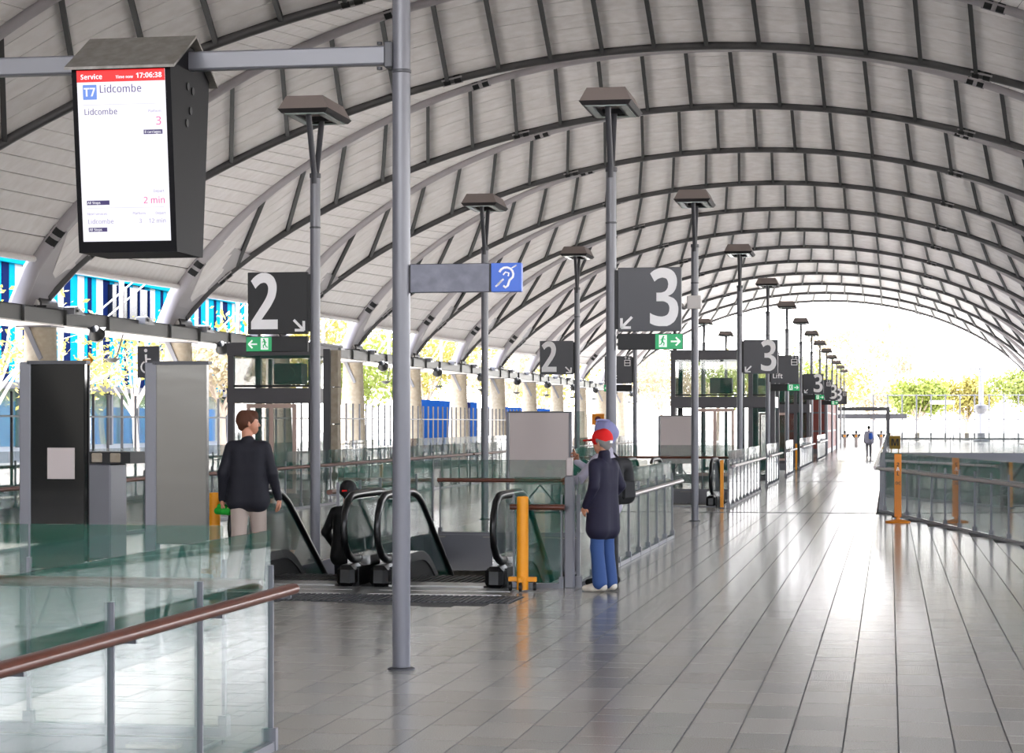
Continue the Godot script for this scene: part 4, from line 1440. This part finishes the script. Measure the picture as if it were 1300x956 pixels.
func build_small_things() -> void:
	bollard("yellow bollard on castors beside the escalator near the two men", W(-3.79, 0, 22.0), 0.98, 0.062)
	bollard("yellow bollard next to the young man", W(-7.35, 0, 22.6), 0.98, 0.062)
	for q in [["thin yellow post at the corner of the pale balustrade", -3.42, 44.2, 1.0], ["thin yellow post at the corner of the third pit's balustrade", -3.42, 80.0, 1.0]]:
		var t := thing("marker_post", q[0], "post", W(q[1], 0, q[2]))
		var m := MB.new()
		m.bbox(Vector3(0, 0.5, 0), Vector3(0.07, 1.0, 0.05), 0.006)
		obj("shaft", m, "yellow", t)
		m = MB.new()
		m.box(Vector3(0, 0.01, 0), Vector3(0.14, 0.02, 0.12))
		obj("foot", m, "dark_paint", t)
	var s := thing("floor_sign", "upright orange sign with black lettering on a round base by the slanting glass", "sign", W(0.15, 0, 38.4))
	var m := MB.new()
	m.bbox(Vector3(0, 0.66, 0), Vector3(0.125, 1.12, 0.04), 0.006)
	obj("board", m, "orange", s)
	m = MB.new()
	m.lathe([Vector2(0, 0), Vector2(0.22, 0.0), Vector2(0.22, 0.025), Vector2(0.1, 0.05), Vector2(0.04, 0.06), Vector2(0.035, 0.12), Vector2(0, 0.12)], 20)
	obj("base", m, "orange", s)
	for q in [["2", 1.03, "black"], ["A", 0.95, "letter"], ["L", 0.87, "black"], ["OC", 0.70, "black"]]:
		lettering("letters", q[0], 0.065 if q[0] != "OC" else 0.05, 0.004, q[2], s, Vector3(0, q[1], 0.022), {"weight": 700})
	# end post at the short balustrade
	var e := thing("end_post", "grey square post where the two balustrades meet beside the men", "post", W(-3.38, 0, 22.6))
	m = MB.new()
	m.bbox(Vector3(0, 0.6, 0), Vector3(0.1, 1.2, 0.1), 0.008)
	obj("shaft", m, "grey_paint", e)
	m = MB.new()
	m.bbox(Vector3(0, 1.3, 0), Vector3(0.07, 0.2, 0.07), 0.008)
	obj("reader_head", m, "pale_panel", e)
	# yellow panel at the corner of the big opening
	var y := thing("yellow_notice", "yellow notice panel at the far corner of the big opening", "sign", W(0.32, 0, 124.8))
	m = MB.new()
	m.bbox(Vector3(0, 0.65, 0), Vector3(0.62, 0.75, 0.05), 0.01)
	m.box(Vector3(-0.2, 0.14, 0), Vector3(0.05, 0.28, 0.05))
	m.box(Vector3(0.2, 0.14, 0), Vector3(0.05, 0.28, 0.05))
	obj("board", m, "mustard", y)
	lettering("mark", "M", 0.4, 0.01, "black", y, Vector3(0, 0.65, 0.03), {"weight": 700})
	# orange sign beyond the turbaned man
	var o := thing("orange_sign", "small orange sign with red centre beyond the turbaned man", "sign", W(-10.2, 0, 75))
	m = MB.new()
	m.bbox(Vector3(0, 1.9, 0), Vector3(0.45, 0.4, 0.04), 0.01)
	obj("board", m, "orange", o)
	m = MB.new()
	m.lathe([Vector2(0, 0), Vector2(0.11, 0), Vector2(0.11, 0.006), Vector2(0, 0.006)], 14, Vector3(0, 1.9, 0.022), Basis(Vector3.RIGHT, PI / 2))
	obj("disc", m, "red_panel", o)
	m = MB.new()
	m.tube([Vector3(0, 0, -0.04), Vector3(0, 1.9, -0.04)], 0.03, 8)
	obj("post", m, "grey_paint", o)


# ---------------------------------------------------------------- the far end

func build_far_end() -> void:
	var p := thing("portal_frame", "flat dark portal frame across the end of the walkway", "frame", W(-2.1, 0, 166))
	var m := MB.new()
	m.box(Vector3(0, 2.85, 0), Vector3(4.3, 0.28, 0.4))
	obj("lintel", m, "dark_paint", p)
	for s in [-1, 1]:
		m = MB.new()
		m.box(Vector3(2.0 * s, 1.36, 0), Vector3(0.3, 2.72, 0.4))
		obj("post", m, "dark_paint", p)
	m = MB.new()
	m.box(Vector3(0, 2.3, -8), Vector3(7, 0.4, 0.3))
	obj("rear_lintel", m, "grey_paint", p)
	for q in [["first ticket gate in the distance, beside the red building", -3.3], ["second ticket gate in the distance, left of the walking person", -2.45], ["ticket gate in the distance, right of the walking person", -0.6]]:
		var g := thing("ticket_gate", q[0], "gate", W(q[1], 0, 162))
		m = MB.new()
		m.bbox(Vector3(0, 0.5, 0), Vector3(0.26, 1.0, 0.7), 0.03)
		obj("pedestal", m, "pale_panel", g)
		m = MB.new()
		m.bbox(Vector3(0, 1.1, 0), Vector3(0.2, 0.2, 0.5), 0.03)
		obj("reader", m, "dark_paint", g)
		for s in [-1, 1]:
			m = MB.new()
			m.prism(PackedVector2Array([Vector2(0.13 * s, 0.55), Vector2(0.4 * s, 0.95), Vector2(0.13 * s, 0.95)]), -0.02, 0.02)
			obj("paddle", m, "black", g)
		m = MB.new()
		m.box(Vector3(0, 0.8, 0.36), Vector3(0.16, 0.16, 0.02))
		obj("light_face", m, "yellow", g)
	var r := thing("red_panelled_kiosk", "low building with dark red panels beside the distant lamp posts", "building", W(-5.3, 0, 126))
	m = MB.new()
	m.box(Vector3(0, 1.85, -11), Vector3(3.4, 3.7, 22))
	obj("body", m, "lift_frame", r)
	for i in 9:
		for j in 3:
			m = MB.new()
			m.box(Vector3(1.72, 0.75 + 1.08 * j, -1.3 - 2.4 * i), Vector3(0.08, 0.98, 2.2))
			obj("panel", m, "red_panel", r)
	for j in 3:
		m = MB.new()
		m.box(Vector3(0, 0.75 + 1.08 * j, 0.03), Vector3(3.1, 0.98, 0.08))
		obj("panel", m, "red_panel", r)
	# fence, mast and trees outside
	var f := thing("mesh_fence", "tall wire fence with thin posts outside beyond the big opening", "fence", W(-1.5, -0.1, 206))
	for i in 15:
		m = MB.new()
		m.tube([Vector3(1.35 * i, 0, 0), Vector3(1.35 * i, 4.6, 0)], 0.07, 6)
		obj("post", m, "dark_paint", f)
	for y in [0.3, 2.2, 4.5]:
		m = MB.new()
		m.tube([Vector3(0, y, 0), Vector3(18.9, y, 0)], 0.045, 5)
		obj("wire", m, "dark_paint", f)
	var mast := thing("light_mast", "pale light mast standing outside among the trees", "mast", W(8.4, -0.1, 202))
	m = MB.new()
	m.tube([Vector3(0, 0, 0), Vector3(0, 2.8, 0), Vector3(0, 2.9, 0), Vector3(0, 6.9, 0)], [0.36, 0.36, 0.24, 0.2], 10)
	obj("shaft", m, "grey_paint", mast)
	m = MB.new()
	m.box(Vector3(-0.5, 6.9, 0), Vector3(1.3, 0.12, 0.3))
	obj("arm", m, "dark_paint", mast)
	m = MB.new()
	m.lathe([Vector2(0.3, 2.6), Vector2(0.62, 3.2), Vector2(0.62, 3.5), Vector2(0.2, 3.6)], 10)
	m.lathe([Vector2(0.8, 0.0), Vector2(0.7, 0.3), Vector2(0.4, 0.4)], 10)
	obj("collar", m, "dark_paint", mast)
	var names := ["rounded yellow-green tree past the wire fence, left of the mast", "wide leafy tree behind the light mast", "spreading tree at the edge of view past the mast"]
	var at := [[2.8, 226, 5.8, 5.2], [8.2, 233, 6.0, 5.6], [14.2, 222, 7.6, 7.0]]
	for i in 3:
		tree(names[i], W(at[i][0], -0.1, at[i][1]), at[i][2], at[i][3], ["leaf_bright", "leaf_yellow", "leaf_green"][i], "bark", 3000, 0.25, 0.0, "", 1.8)
	tree("tall thin pale gum tree above the portal", W(-6.2, -0.1, 270), 15.5, 7.0, "leaf_pale", "pale_bark", 800, 0.2, 0.3, "", 1.7)
	tree("tall pale gum tree with a high open crown near the middle of the arch", W(0.2, -0.1, 276), 15.0, 6.5, "leaf_pale", "pale_bark", 800, 0.2, 0.3, "", 1.7)
	tree("low pale tree behind the portal frame", W(-2.0, -0.1, 256), 6.0, 6.0, "leaf_pale", "bark", 1300, 0.2, 0.0, "", 1.6)
	var aw := thing("awning", "pink and white awning outside before the trees", "awning", W(5.2, 0, 216))
	m = MB.new()
	m.box(Vector3(0, 3.9, 0), Vector3(2.4, 0.25, 1.5))
	obj("top", m, "white_panel", aw)
	m = MB.new()
	m.box(Vector3(0, 3.7, 0.4), Vector3(2.4, 0.14, 0.8))
	obj("valance", m, "lift_door", aw)
	for s in [-1, 1]:
		m = MB.new()
		m.tube([Vector3(1.1 * s, -0.1, 0), Vector3(1.1 * s, 3.8, 0)], 0.04, 6)
		obj("pole", m, "white_panel", aw)


# ---------------------------------------------------------------- people

func field_mesh(m: MB, bones: Array, cell: float, soft: float) -> void:
	# bones: [from, to, radius from, radius to]; tapered capsules joined by a smooth minimum, meshed as surface nets
	var lo := Vector3(1e9, 1e9, 1e9)
	var hi := -lo
	for b in bones:
		var r: float = maxf(b[2], b[3]) + cell * 2.5
		for p in [b[0], b[1]]:
			lo = lo.min(p - Vector3(r, r, r))
			hi = hi.max(p + Vector3(r, r, r))
	var nx := int((hi.x - lo.x) / cell) + 2
	var ny := int((hi.y - lo.y) / cell) + 2
	var nz := int((hi.z - lo.z) / cell) + 2
	var f := PackedFloat32Array()
	f.resize(nx * ny * nz)
	f.fill(9.0)
	for b in bones:
		var pa: Vector3 = b[0]
		var pb: Vector3 = b[1]
		var ra: float = b[2]
		var rb: float = b[3]
		var reach := maxf(ra, rb) + soft + cell * 2.0
		var e := Vector3(reach, reach, reach)
		var i0 := Vector3i((pa.min(pb) - e - lo) / cell).clamp(Vector3i.ZERO, Vector3i(nx - 1, ny - 1, nz - 1))
		var i1 := Vector3i((pa.max(pb) + e - lo) / cell + Vector3.ONE).clamp(Vector3i.ZERO, Vector3i(nx - 1, ny - 1, nz - 1))
		var ab := pb - pa
		var inv := 1.0 / maxf(ab.length_squared(), 1e-9)
		for z in range(i0.z, i1.z + 1):
			for y in range(i0.y, i1.y + 1):
				var base := (z * ny + y) * nx
				for x in range(i0.x, i1.x + 1):
					var q := lo + Vector3(x, y, z) * cell - pa
					var h := clampf(q.dot(ab) * inv, 0.0, 1.0)
					var d := (q - ab * h).length() - lerpf(ra, rb, h)
					var o := f[base + x]
					var g := maxf(soft - absf(o - d), 0.0) / soft
					f[base + x] = minf(o, d) - g * g * soft * 0.25
	var at := PackedInt32Array()
	at.resize(nx * ny * nz)
	at.fill(-1)
	var pts := PackedVector3Array()
	var nrm := PackedVector3Array()
	var off := [0, 1, nx, nx + 1, nx * ny, nx * ny + 1, nx * ny + nx, nx * ny + nx + 1]
	var edges := [[0, 1], [2, 3], [4, 5], [6, 7], [0, 2], [1, 3], [4, 6], [5, 7], [0, 4], [1, 5], [2, 6], [3, 7]]
	for z in nz - 1:
		for y in ny - 1:
			for x in nx - 1:
				var i := (z * ny + y) * nx + x
				var first := f[i] < 0.0
				var mixed := false
				for k in range(1, 8):
					if (f[i + off[k]] < 0.0) != first:
						mixed = true
						break
				if not mixed:
					continue
				var s := Vector3.ZERO
				var c := 0
				for ed in edges:
					var fa := f[i + off[ed[0]]]
					var fb := f[i + off[ed[1]]]
					if (fa < 0.0) != (fb < 0.0):
						var w := fa / (fa - fb)
						var ca := Vector3(ed[0] & 1, (ed[0] >> 1) & 1, ed[0] >> 2)
						var cb := Vector3(ed[1] & 1, (ed[1] >> 1) & 1, ed[1] >> 2)
						s += ca.lerp(cb, w)
						c += 1
				at[i] = pts.size()
				pts.append(lo + (Vector3(x, y, z) + s / c) * cell)
				nrm.append(Vector3(f[i + 1] - f[i] + f[i + off[7]] - f[i + off[6]], f[i + nx] - f[i] + f[i + off[7]] - f[i + off[5]], f[i + nx * ny] - f[i] + f[i + off[7]] - f[i + off[3]]).normalized())
	var ax := [[1, nx, nx * ny], [nx, nx * ny, 1], [nx * ny, 1, nx]]
	for z in range(1, nz - 1):
		for y in range(1, ny - 1):
			for x in range(1, nx - 1):
				var i := (z * ny + y) * nx + x
				if at[i] < 0:
					continue
				var inside := f[i] < 0.0
				for q in ax:
					if (f[i + q[0]] < 0.0) != inside:
						var a := at[i]
						var b := at[i - q[1]]
						var c := at[i - q[1] - q[2]]
						var d := at[i - q[2]]
						if b < 0 or c < 0 or d < 0:
							continue
						m.tri(pts[a], pts[b], pts[c], nrm[a], nrm[b], nrm[c])
						m.tri(pts[a], pts[c], pts[d], nrm[a], nrm[c], nrm[d])


func hand_bones(wrist: Vector3, along: Vector3, palm: Vector3, thumb_side: float, curl: Array) -> Array:
	# along: wrist to knuckles; palm: out of the palm; curl per finger from the forefinger, 0 straight to 1 closed
	var d := along.normalized()
	var p := (palm - d * palm.dot(d)).normalized()
	var s := d.cross(p).normalized() * thumb_side
	var out := []
	out.append([wrist, wrist + d * 0.045, 0.024, 0.026])
	for i in 4:
		var side: float = 0.029 - 0.0185 * i
		var k := wrist + d * (0.088 - 0.004 * absf(i - 1.0)) + s * side
		out.append([wrist + d * 0.02 + s * side * 0.6, k, 0.015, 0.0125])
		var length: float = [0.068, 0.076, 0.07, 0.055][i]
		var c: float = curl[i]
		var d1 := (d * cos(c * 1.3) + p * sin(c * 1.3)).normalized()
		var d2 := (d * cos(c * 2.6 + 0.15) + p * sin(c * 2.6 + 0.15)).normalized()
		out.append([k, k + d1 * length * 0.55, 0.0105, 0.0095])
		out.append([k + d1 * length * 0.55, k + d1 * length * 0.55 + d2 * length * 0.5, 0.0095, 0.008])
	var tb := wrist + d * 0.025 + s * 0.026
	var t1 := tb + (d * 0.6 + s * 0.7 + p * 0.35).normalized() * 0.042
	out.append([wrist + d * 0.015 + s * 0.012, tb, 0.018, 0.015])
	out.append([tb, t1, 0.014, 0.012])
	out.append([t1, t1 + (d * 0.85 + s * 0.25 + p * 0.4).normalized() * 0.034, 0.0115, 0.009])
	return out


func person(label: String, at: Vector3, turn: float, s: float, o: Dictionary) -> Node3D:
	# a figure 1.8 m tall times s, facing -Z before the turn
	var t := thing("person", label, "person", at, turn)
	t.scale = Vector3(s, s, s)
	var J := {"hipL": Vector3(-0.09, 0.93, 0), "hipR": Vector3(0.09, 0.93, 0), "kneeL": Vector3(-0.1, 0.5, -0.01), "kneeR": Vector3(0.1, 0.5, -0.01), "ankleL": Vector3(-0.1, 0.09, 0.03), "ankleR": Vector3(0.1, 0.09, 0.03),
		"shL": Vector3(-0.175, 1.435, 0.01), "shR": Vector3(0.175, 1.435, 0.01), "elL": Vector3(-0.25, 1.17, 0.03), "elR": Vector3(0.25, 1.17, 0.03), "wrL": Vector3(-0.25, 0.92, -0.05), "wrR": Vector3(0.25, 0.92, -0.05),
		"neck": Vector3(0, 1.50, 0.015), "head": Vector3(0, 1.69, -0.01), "toeL": Vector3(-0.115, 0.03, -0.17), "toeR": Vector3(0.115, 0.03, -0.17)}
	J.merge(o.get("joints", {}), true)
	var bulk: float = o.get("bulk", 1.0)
	var fine: float = o.get("fine", 1.0)
	# one continuous skin surface: head, neck, trunk and limbs, hands
	var body := MB.new()
	var trunk := [[J.neck, (J.hipL + J.hipR) * 0.5, 0.05, 0.055], [J.shL, J.shR, 0.04, 0.04]]
	for q in ["L", "R"]:
		trunk.append([J["sh" + q], J["el" + q], 0.038, 0.034])
		trunk.append([J["el" + q], J["wr" + q], 0.034, 0.026])
		trunk.append([J["hip" + q], J["knee" + q], 0.06, 0.045])
		trunk.append([J["knee" + q], J["ankle" + q], 0.045, 0.032])
	field_mesh(body, trunk, 0.022 * fine, 0.03)
	var hb := Basis(Vector3.UP, o.get("head_turn", 0.0)) * Basis(Vector3.RIGHT, o.get("head_nod", 0.0))
	var hd := func(x, y, z): return J.head + hb * Vector3(x, y, z)
	var head := [[J.neck - Vector3(0, 0.06, 0), hd.call(0, -0.06, 0.02), 0.058, 0.052], [hd.call(0, 0.02, 0.025), hd.call(0, 0.015, -0.015), 0.09, 0.083], [hd.call(0, -0.02, -0.03), hd.call(0, -0.085, -0.055), 0.062, 0.038], [hd.call(-0.025, -0.04, -0.045), hd.call(0.025, -0.04, -0.045), 0.045, 0.045],
		[hd.call(0, 0.008, -0.092), hd.call(0, -0.03, -0.112), 0.010, 0.015], [hd.call(-0.02, -0.07, -0.085), hd.call(0.02, -0.07, -0.085), 0.014, 0.014], [hd.call(-0.087, 0.012, 0.02), hd.call(-0.092, -0.03, 0.012), 0.016, 0.012], [hd.call(0.087, 0.012, 0.02), hd.call(0.092, -0.03, 0.012), 0.016, 0.012]]
	field_mesh(body, head, 0.0085 * fine, 0.02)
	for q in ["L", "R"]:
		var hand: Array = o.get("hand" + q, [])
		if hand.is_empty():
			var d: Vector3 = (J["wr" + q] - J["el" + q]).normalized()
			hand = [d, Vector3(1 if q == "L" else -1, 0, 0.1), [0.35, 0.4, 0.45, 0.5]]
		if hand.size() == 3:
			var side := 1.0 if q == "L" else -1.0
			field_mesh(body, hand_bones(J["wr" + q], hand[0], hand[1], side, hand[2]), 0.0055 * fine, 0.006)
	obj("body", body, o.get("skin", "skin"), t)
	for x in [-0.031, 0.031]:
		var e := MB.new()
		e.lathe([Vector2(0, -0.008), Vector2(0.007, -0.005), Vector2(0.009, 0), Vector2(0.007, 0.005), Vector2(0, 0.008)], 8, hd.call(x, 0.006, -0.089))
		obj("eye", e, "dark_shoe", t)
	# clothes
	var top: Array = []
	var k: float = bulk
	var hem: float = o.get("hem", 0.88)
	for q in [-1.0, 1.0]:
		var sh: Vector3 = J["shL"] if q < 0 else J["shR"]
		var hp: Vector3 = J["hipL"] if q < 0 else J["hipR"]
		var low := Vector3(hp.x * 1.15, hem, hp.z)
		top.append([sh * Vector3(0.5, 1, 1) - Vector3(0, 0.04, 0), Vector3(hp.x * 0.8, 1.2, (sh.z + hp.z) * 0.5), 0.105 * k, 0.108 * k])
		top.append([Vector3(hp.x * 0.8, 1.2, (sh.z + hp.z) * 0.5), low * Vector3(0.95, 1, 1), 0.108 * k, 0.125 * k])
		var c := "L" if q < 0 else "R"
		top.append([sh, J["el" + c], 0.062 * k, 0.052 * k])
		top.append([J["el" + c], J["wr" + c], 0.052 * k, 0.039 * k])
	top.append([J.neck - Vector3(0, 0.12, 0), Vector3(0, hem, 0), 0.10 * k, 0.115 * k])
	top.append([J.shL + Vector3(0.03, 0.01, 0), J.shR + Vector3(-0.03, 0.01, 0), 0.06, 0.06])
	top.append([J.neck - Vector3(0, 0.02, 0), J.neck + Vector3(0, o.get("collar", 0.0), 0.005), 0.078, 0.068])
	var tm := MB.new()
	field_mesh(tm, top, 0.014 * fine, 0.03)
	obj(o.get("top_name", "jumper"), tm, o.top, t)
	var legs: Array = [[J.hipL, J.hipR, 0.10, 0.10]]
	for q in ["L", "R"]:
		legs.append([J["hip" + q] + Vector3(0, 0.02, 0), J["knee" + q], 0.098, 0.075])
		legs.append([J["knee" + q], J["ankle" + q] + Vector3(0, 0.02, 0), 0.075, o.get("cuff", 0.062)])
	var lm := MB.new()
	field_mesh(lm, legs, 0.016 * fine, 0.03)
	obj("trousers", lm, o.legs, t)
	for q in ["L", "R"]:
		var sm := MB.new()
		var an: Vector3 = J["ankle" + q]
		var toe: Vector3 = J["toe" + q]
		var heel := an + (an - toe).normalized() * 0.05 - Vector3(0, 0.045, 0)
		field_mesh(sm, [[heel, an.lerp(toe, 0.5) - Vector3(0, 0.015, 0), 0.04, 0.045], [an.lerp(toe, 0.5) - Vector3(0, 0.01, 0), toe + Vector3(0, 0.005, 0), 0.046, 0.036], [an, heel, 0.046, 0.038]], 0.012 * fine, 0.02)
		obj("shoe", sm, o.shoes, t)
	# hair
	if o.has("hair"):
		var hm := MB.new()
		field_mesh(hm, [[hd.call(0, 0.038, 0.03), hd.call(0, 0.055, -0.03), 0.097, 0.074], [hd.call(0, 0.0, 0.055), hd.call(0, -0.035, 0.055), 0.075, 0.055], [hd.call(-0.055, 0.03, 0.0), hd.call(-0.055, -0.0, 0.04), 0.048, 0.046], [hd.call(0.055, 0.03, 0.0), hd.call(0.055, -0.0, 0.04), 0.048, 0.046], [hd.call(-0.03, 0.075, -0.06), hd.call(0.035, 0.08, -0.055), 0.035, 0.035]], 0.011 * fine, 0.02)
		obj("hair", hm, o.hair, t)
	t.set_meta("head_at", J.head)
	return t


func build_people() -> void:
	# the young man walking to the escalator, back to us, looking to his right
	var a := person("person in navy jumper and stone trousers walking to the escalator holding something green", W(-6.75, 0, 21.9), deg_to_rad(6), 1.05, {
		"top": "navy", "legs": "stone_cloth", "shoes": "white_shoe", "hair": "brown_hair", "head_turn": -1.15, "hem": 0.90, "cuff": 0.07, "bulk": 1.03,
		"joints": {"kneeR": Vector3(0.09, 0.50, -0.13), "ankleR": Vector3(0.06, 0.09, -0.17), "toeR": Vector3(0.07, 0.03, -0.37), "kneeL": Vector3(-0.09, 0.50, 0.03), "ankleL": Vector3(-0.11, 0.12, 0.30), "toeL": Vector3(-0.12, 0.03, 0.12),
			"elL": Vector3(-0.25, 1.17, 0.05), "wrL": Vector3(-0.27, 0.91, -0.02), "elR": Vector3(0.25, 1.17, 0.0), "wrR": Vector3(0.29, 0.92, -0.10)},
		"handL": [Vector3(0.02, -1, -0.1), Vector3(1, 0, 0), [0.75, 0.75, 0.8, 0.8]]})
	var bag := thing("green_bag", "crumpled green plastic bag in the young man's hand", "bag", a.transform * Vector3(-0.27, 0.83, -0.04))
	var m := MB.new()
	field_mesh(m, [[Vector3(-0.03, 0.0, 0), Vector3(0.03, -0.02, 0.01), 0.035, 0.045], [Vector3(-0.06, -0.045, 0), Vector3(0.07, -0.05, 0.02), 0.038, 0.04], [Vector3(0, -0.05, 0.04), Vector3(0.03, -0.03, -0.03), 0.03, 0.04]], 0.008, 0.01)
	obj("film", m, "green_plastic", bag)
	# the man going down
	var c := person("person in black with a dark cap going down the escalator", W(-6.58, -0.74, 25.5), deg_to_rad(-8), 0.98, {
		"top": "black_cloth", "legs": "navy", "shoes": "dark_shoe", "hair": "dark_hair", "hem": 0.88, "bulk": 1.1,
		"joints": {"elL": Vector3(-0.31, 1.18, -0.02), "wrL": Vector3(-0.26, 0.98, -0.2), "elR": Vector3(0.27, 1.18, -0.05), "wrR": Vector3(0.2, 1.0, -0.22)}})
	m = MB.new()
	var h := Vector3(0, 1.69, -0.01)
	field_mesh(m, [[h + Vector3(0, 0.06, 0.02), h + Vector3(0, 0.06, -0.02), 0.095, 0.09], [h + Vector3(0, 0.03, 0.03), h + Vector3(0, 0.03, -0.03), 0.098, 0.092]], 0.011, 0.02)
	obj("cap", m, "black_cloth", c)
	m = MB.new()
	m.bbox(h + Vector3(0, 0.035, -0.14), Vector3(0.15, 0.012, 0.11), 0.005)
	obj("cap_brim", m, "black_cloth", c)
	m = MB.new()
	m.bbox(h + Vector3(0, 0.02, 0.128), Vector3(0.07, 0.022, 0.008), 0.003)
	obj("cap_strap", m, "red_cap", c)
	# the man in the red cap, side on
	var b := person("person in red cap, long navy coat and jeans standing at the balustrade", W(-2.96, 0, 22.15), deg_to_rad(62), 0.925, {
		"top": "coat_navy", "legs": "denim", "shoes": "white_shoe", "hair": "grey_hair", "skin": "skin", "top_name": "coat", "hem": 0.72, "bulk": 1.13, "collar": 0.06, "cuff": 0.085, "head_nod": -0.05,
		"joints": {"elL": Vector3(-0.26, 1.2, 0.06), "wrL": Vector3(-0.22, 0.98, -0.08), "elR": Vector3(0.26, 1.2, 0.06), "wrR": Vector3(0.2, 0.97, -0.1)}})
	m = MB.new()
	h = Vector3(0, 1.69, -0.01)
	field_mesh(m, [[h + Vector3(0, 0.065, 0.02), h + Vector3(0, 0.06, -0.03), 0.097, 0.09], [h + Vector3(0, 0.04, 0.03), h + Vector3(0, 0.035, -0.03), 0.1, 0.094]], 0.01, 0.02)
	obj("cap", m, "red_cap", b)
	m = MB.new()
	m.bbox(h + Vector3(0, 0.03, -0.16), Vector3(0.16, 0.014, 0.12), 0.005, Basis(Vector3.RIGHT, -0.15))
	obj("cap_brim", m, "red_cap", b)
	m = MB.new()
	m.bbox(h + Vector3(0, 0.01, 0.125), Vector3(0.05, 0.03, 0.012), 0.004)
	obj("cap_strap", m, "letter", b)
	# the turbaned man behind him, pointing
	var d := person("person in lilac turban and pale shirt with raised pointing hand", W(-3.04, 0, 23.0), deg_to_rad(58), 0.955, {
		"top": "pale_shirt", "legs": "black_cloth", "shoes": "dark_shoe", "skin": "skin_tan", "top_name": "shirt", "hem": 0.9, "collar": 0.03, "head_turn": 0.1,
		"joints": {"elL": Vector3(-0.22, 1.2, -0.22), "wrL": Vector3(-0.1, 1.21, -0.46), "elR": Vector3(0.2, 1.22, -0.25), "wrR": Vector3(0.08, 1.40, -0.50), "shR": Vector3(0.17, 1.435, -0.02)},
		"handR": [Vector3(0.0, 1.0, -0.12), Vector3(-1, 0, -0.2), [0.0, 0.7, 0.85, 0.9]], "handL": [Vector3(0.1, 0.05, -1), Vector3(0.6, -0.6, 0), [0.1, 0.35, 0.4, 0.45]]})
	m = MB.new()
	field_mesh(m, [[h + Vector3(0, 0.09, 0.03), h + Vector3(0, 0.11, -0.04), 0.10, 0.085], [h + Vector3(-0.03, 0.05, 0.05), h + Vector3(0.03, 0.05, 0.05), 0.10, 0.10], [h + Vector3(-0.04, 0.075, -0.045), h + Vector3(0.04, 0.085, -0.045), 0.07, 0.07], [h + Vector3(0, -0.02, 0.07), h + Vector3(0, 0.06, 0.08), 0.06, 0.08]], 0.01, 0.02)
	obj("turban", m, "turban", d)
	m = MB.new()
	for i in 5:
		var pts := []
		for j in 9:
			var u := -1.2 + 2.4 * j / 8.0
			pts.append(h + Vector3(sin(u) * 0.128, 0.04 + 0.035 * i + 0.02 * cos(u), -cos(u) * (0.125 - 0.012 * i)))
		m.tube(pts, 0.012, 6)
	obj("turban_fold", m, "turban", d)
	m = MB.new()
	field_mesh(m, [[Vector3(0, 1.68, -0.08) + Vector3(0, -0.08, 0), Vector3(0, 1.53, -0.1), 0.055, 0.03]], 0.012, 0.02)
	obj("beard", m, "grey_hair", d)
	m = MB.new()
	m.tube([Vector3(-0.09, 1.54, -0.02), Vector3(0, 1.53, -0.09), Vector3(0.09, 1.54, -0.02)], 0.035, 8)
	obj("neck_scarf", m, "orange_cloth", d)
	# rucksack on his back
	var r := thing("rucksack", "black rucksack on the turbaned man's back", "bag", d.transform * Vector3(0, 1.2, 0.2), deg_to_rad(58))
	m = MB.new()
	field_mesh(m, [[Vector3(-0.08, 0.16, 0), Vector3(0.08, 0.16, 0), 0.09, 0.09], [Vector3(-0.09, -0.16, 0.02), Vector3(0.09, -0.16, 0.02), 0.10, 0.10], [Vector3(-0.09, 0.1, 0.01), Vector3(-0.09, -0.14, 0.02), 0.09, 0.1], [Vector3(0.09, 0.1, 0.01), Vector3(0.09, -0.14, 0.02), 0.09, 0.1]], 0.015, 0.02)
	obj("sack", m, "bag_black", r)
	m = MB.new()
	m.bbox(Vector3(0, -0.1, 0.12), Vector3(0.2, 0.2, 0.05), 0.02)
	obj("pocket", m, "bag_black", r)
	for s in [-1, 1]:
		m = MB.new()
		m.tube([Vector3(0.1 * s, 0.2, -0.05), Vector3(0.11 * s, 0.31, -0.2), Vector3(0.11 * s, 0.15, -0.33)], 0.022, 6, 0.4, Vector3.RIGHT)
		obj("strap", m, "bag_black", r)
	# somebody far down the walkway
	var e := person("distant person in a blue and grey top walking away down the walkway", W(-1.03, 0, 110), 0.05, 0.9, {
		"top": "pale_shirt", "legs": "grey_cloth", "shoes": "dark_shoe", "hair": "dark_hair", "skin": "skin_tan", "fine": 1.8, "bulk": 1.15,
		"joints": {"kneeR": Vector3(0.1, 0.5, -0.1), "ankleR": Vector3(0.1, 0.09, -0.08), "ankleL": Vector3(-0.1, 0.1, 0.16), "toeL": Vector3(-0.11, 0.03, -0.02)}})
	m = MB.new()
	m.bbox(Vector3(0.09, 1.22, 0.17), Vector3(0.2, 0.36, 0.12), 0.04)
	obj("backpack", m, "loop_blue", e)
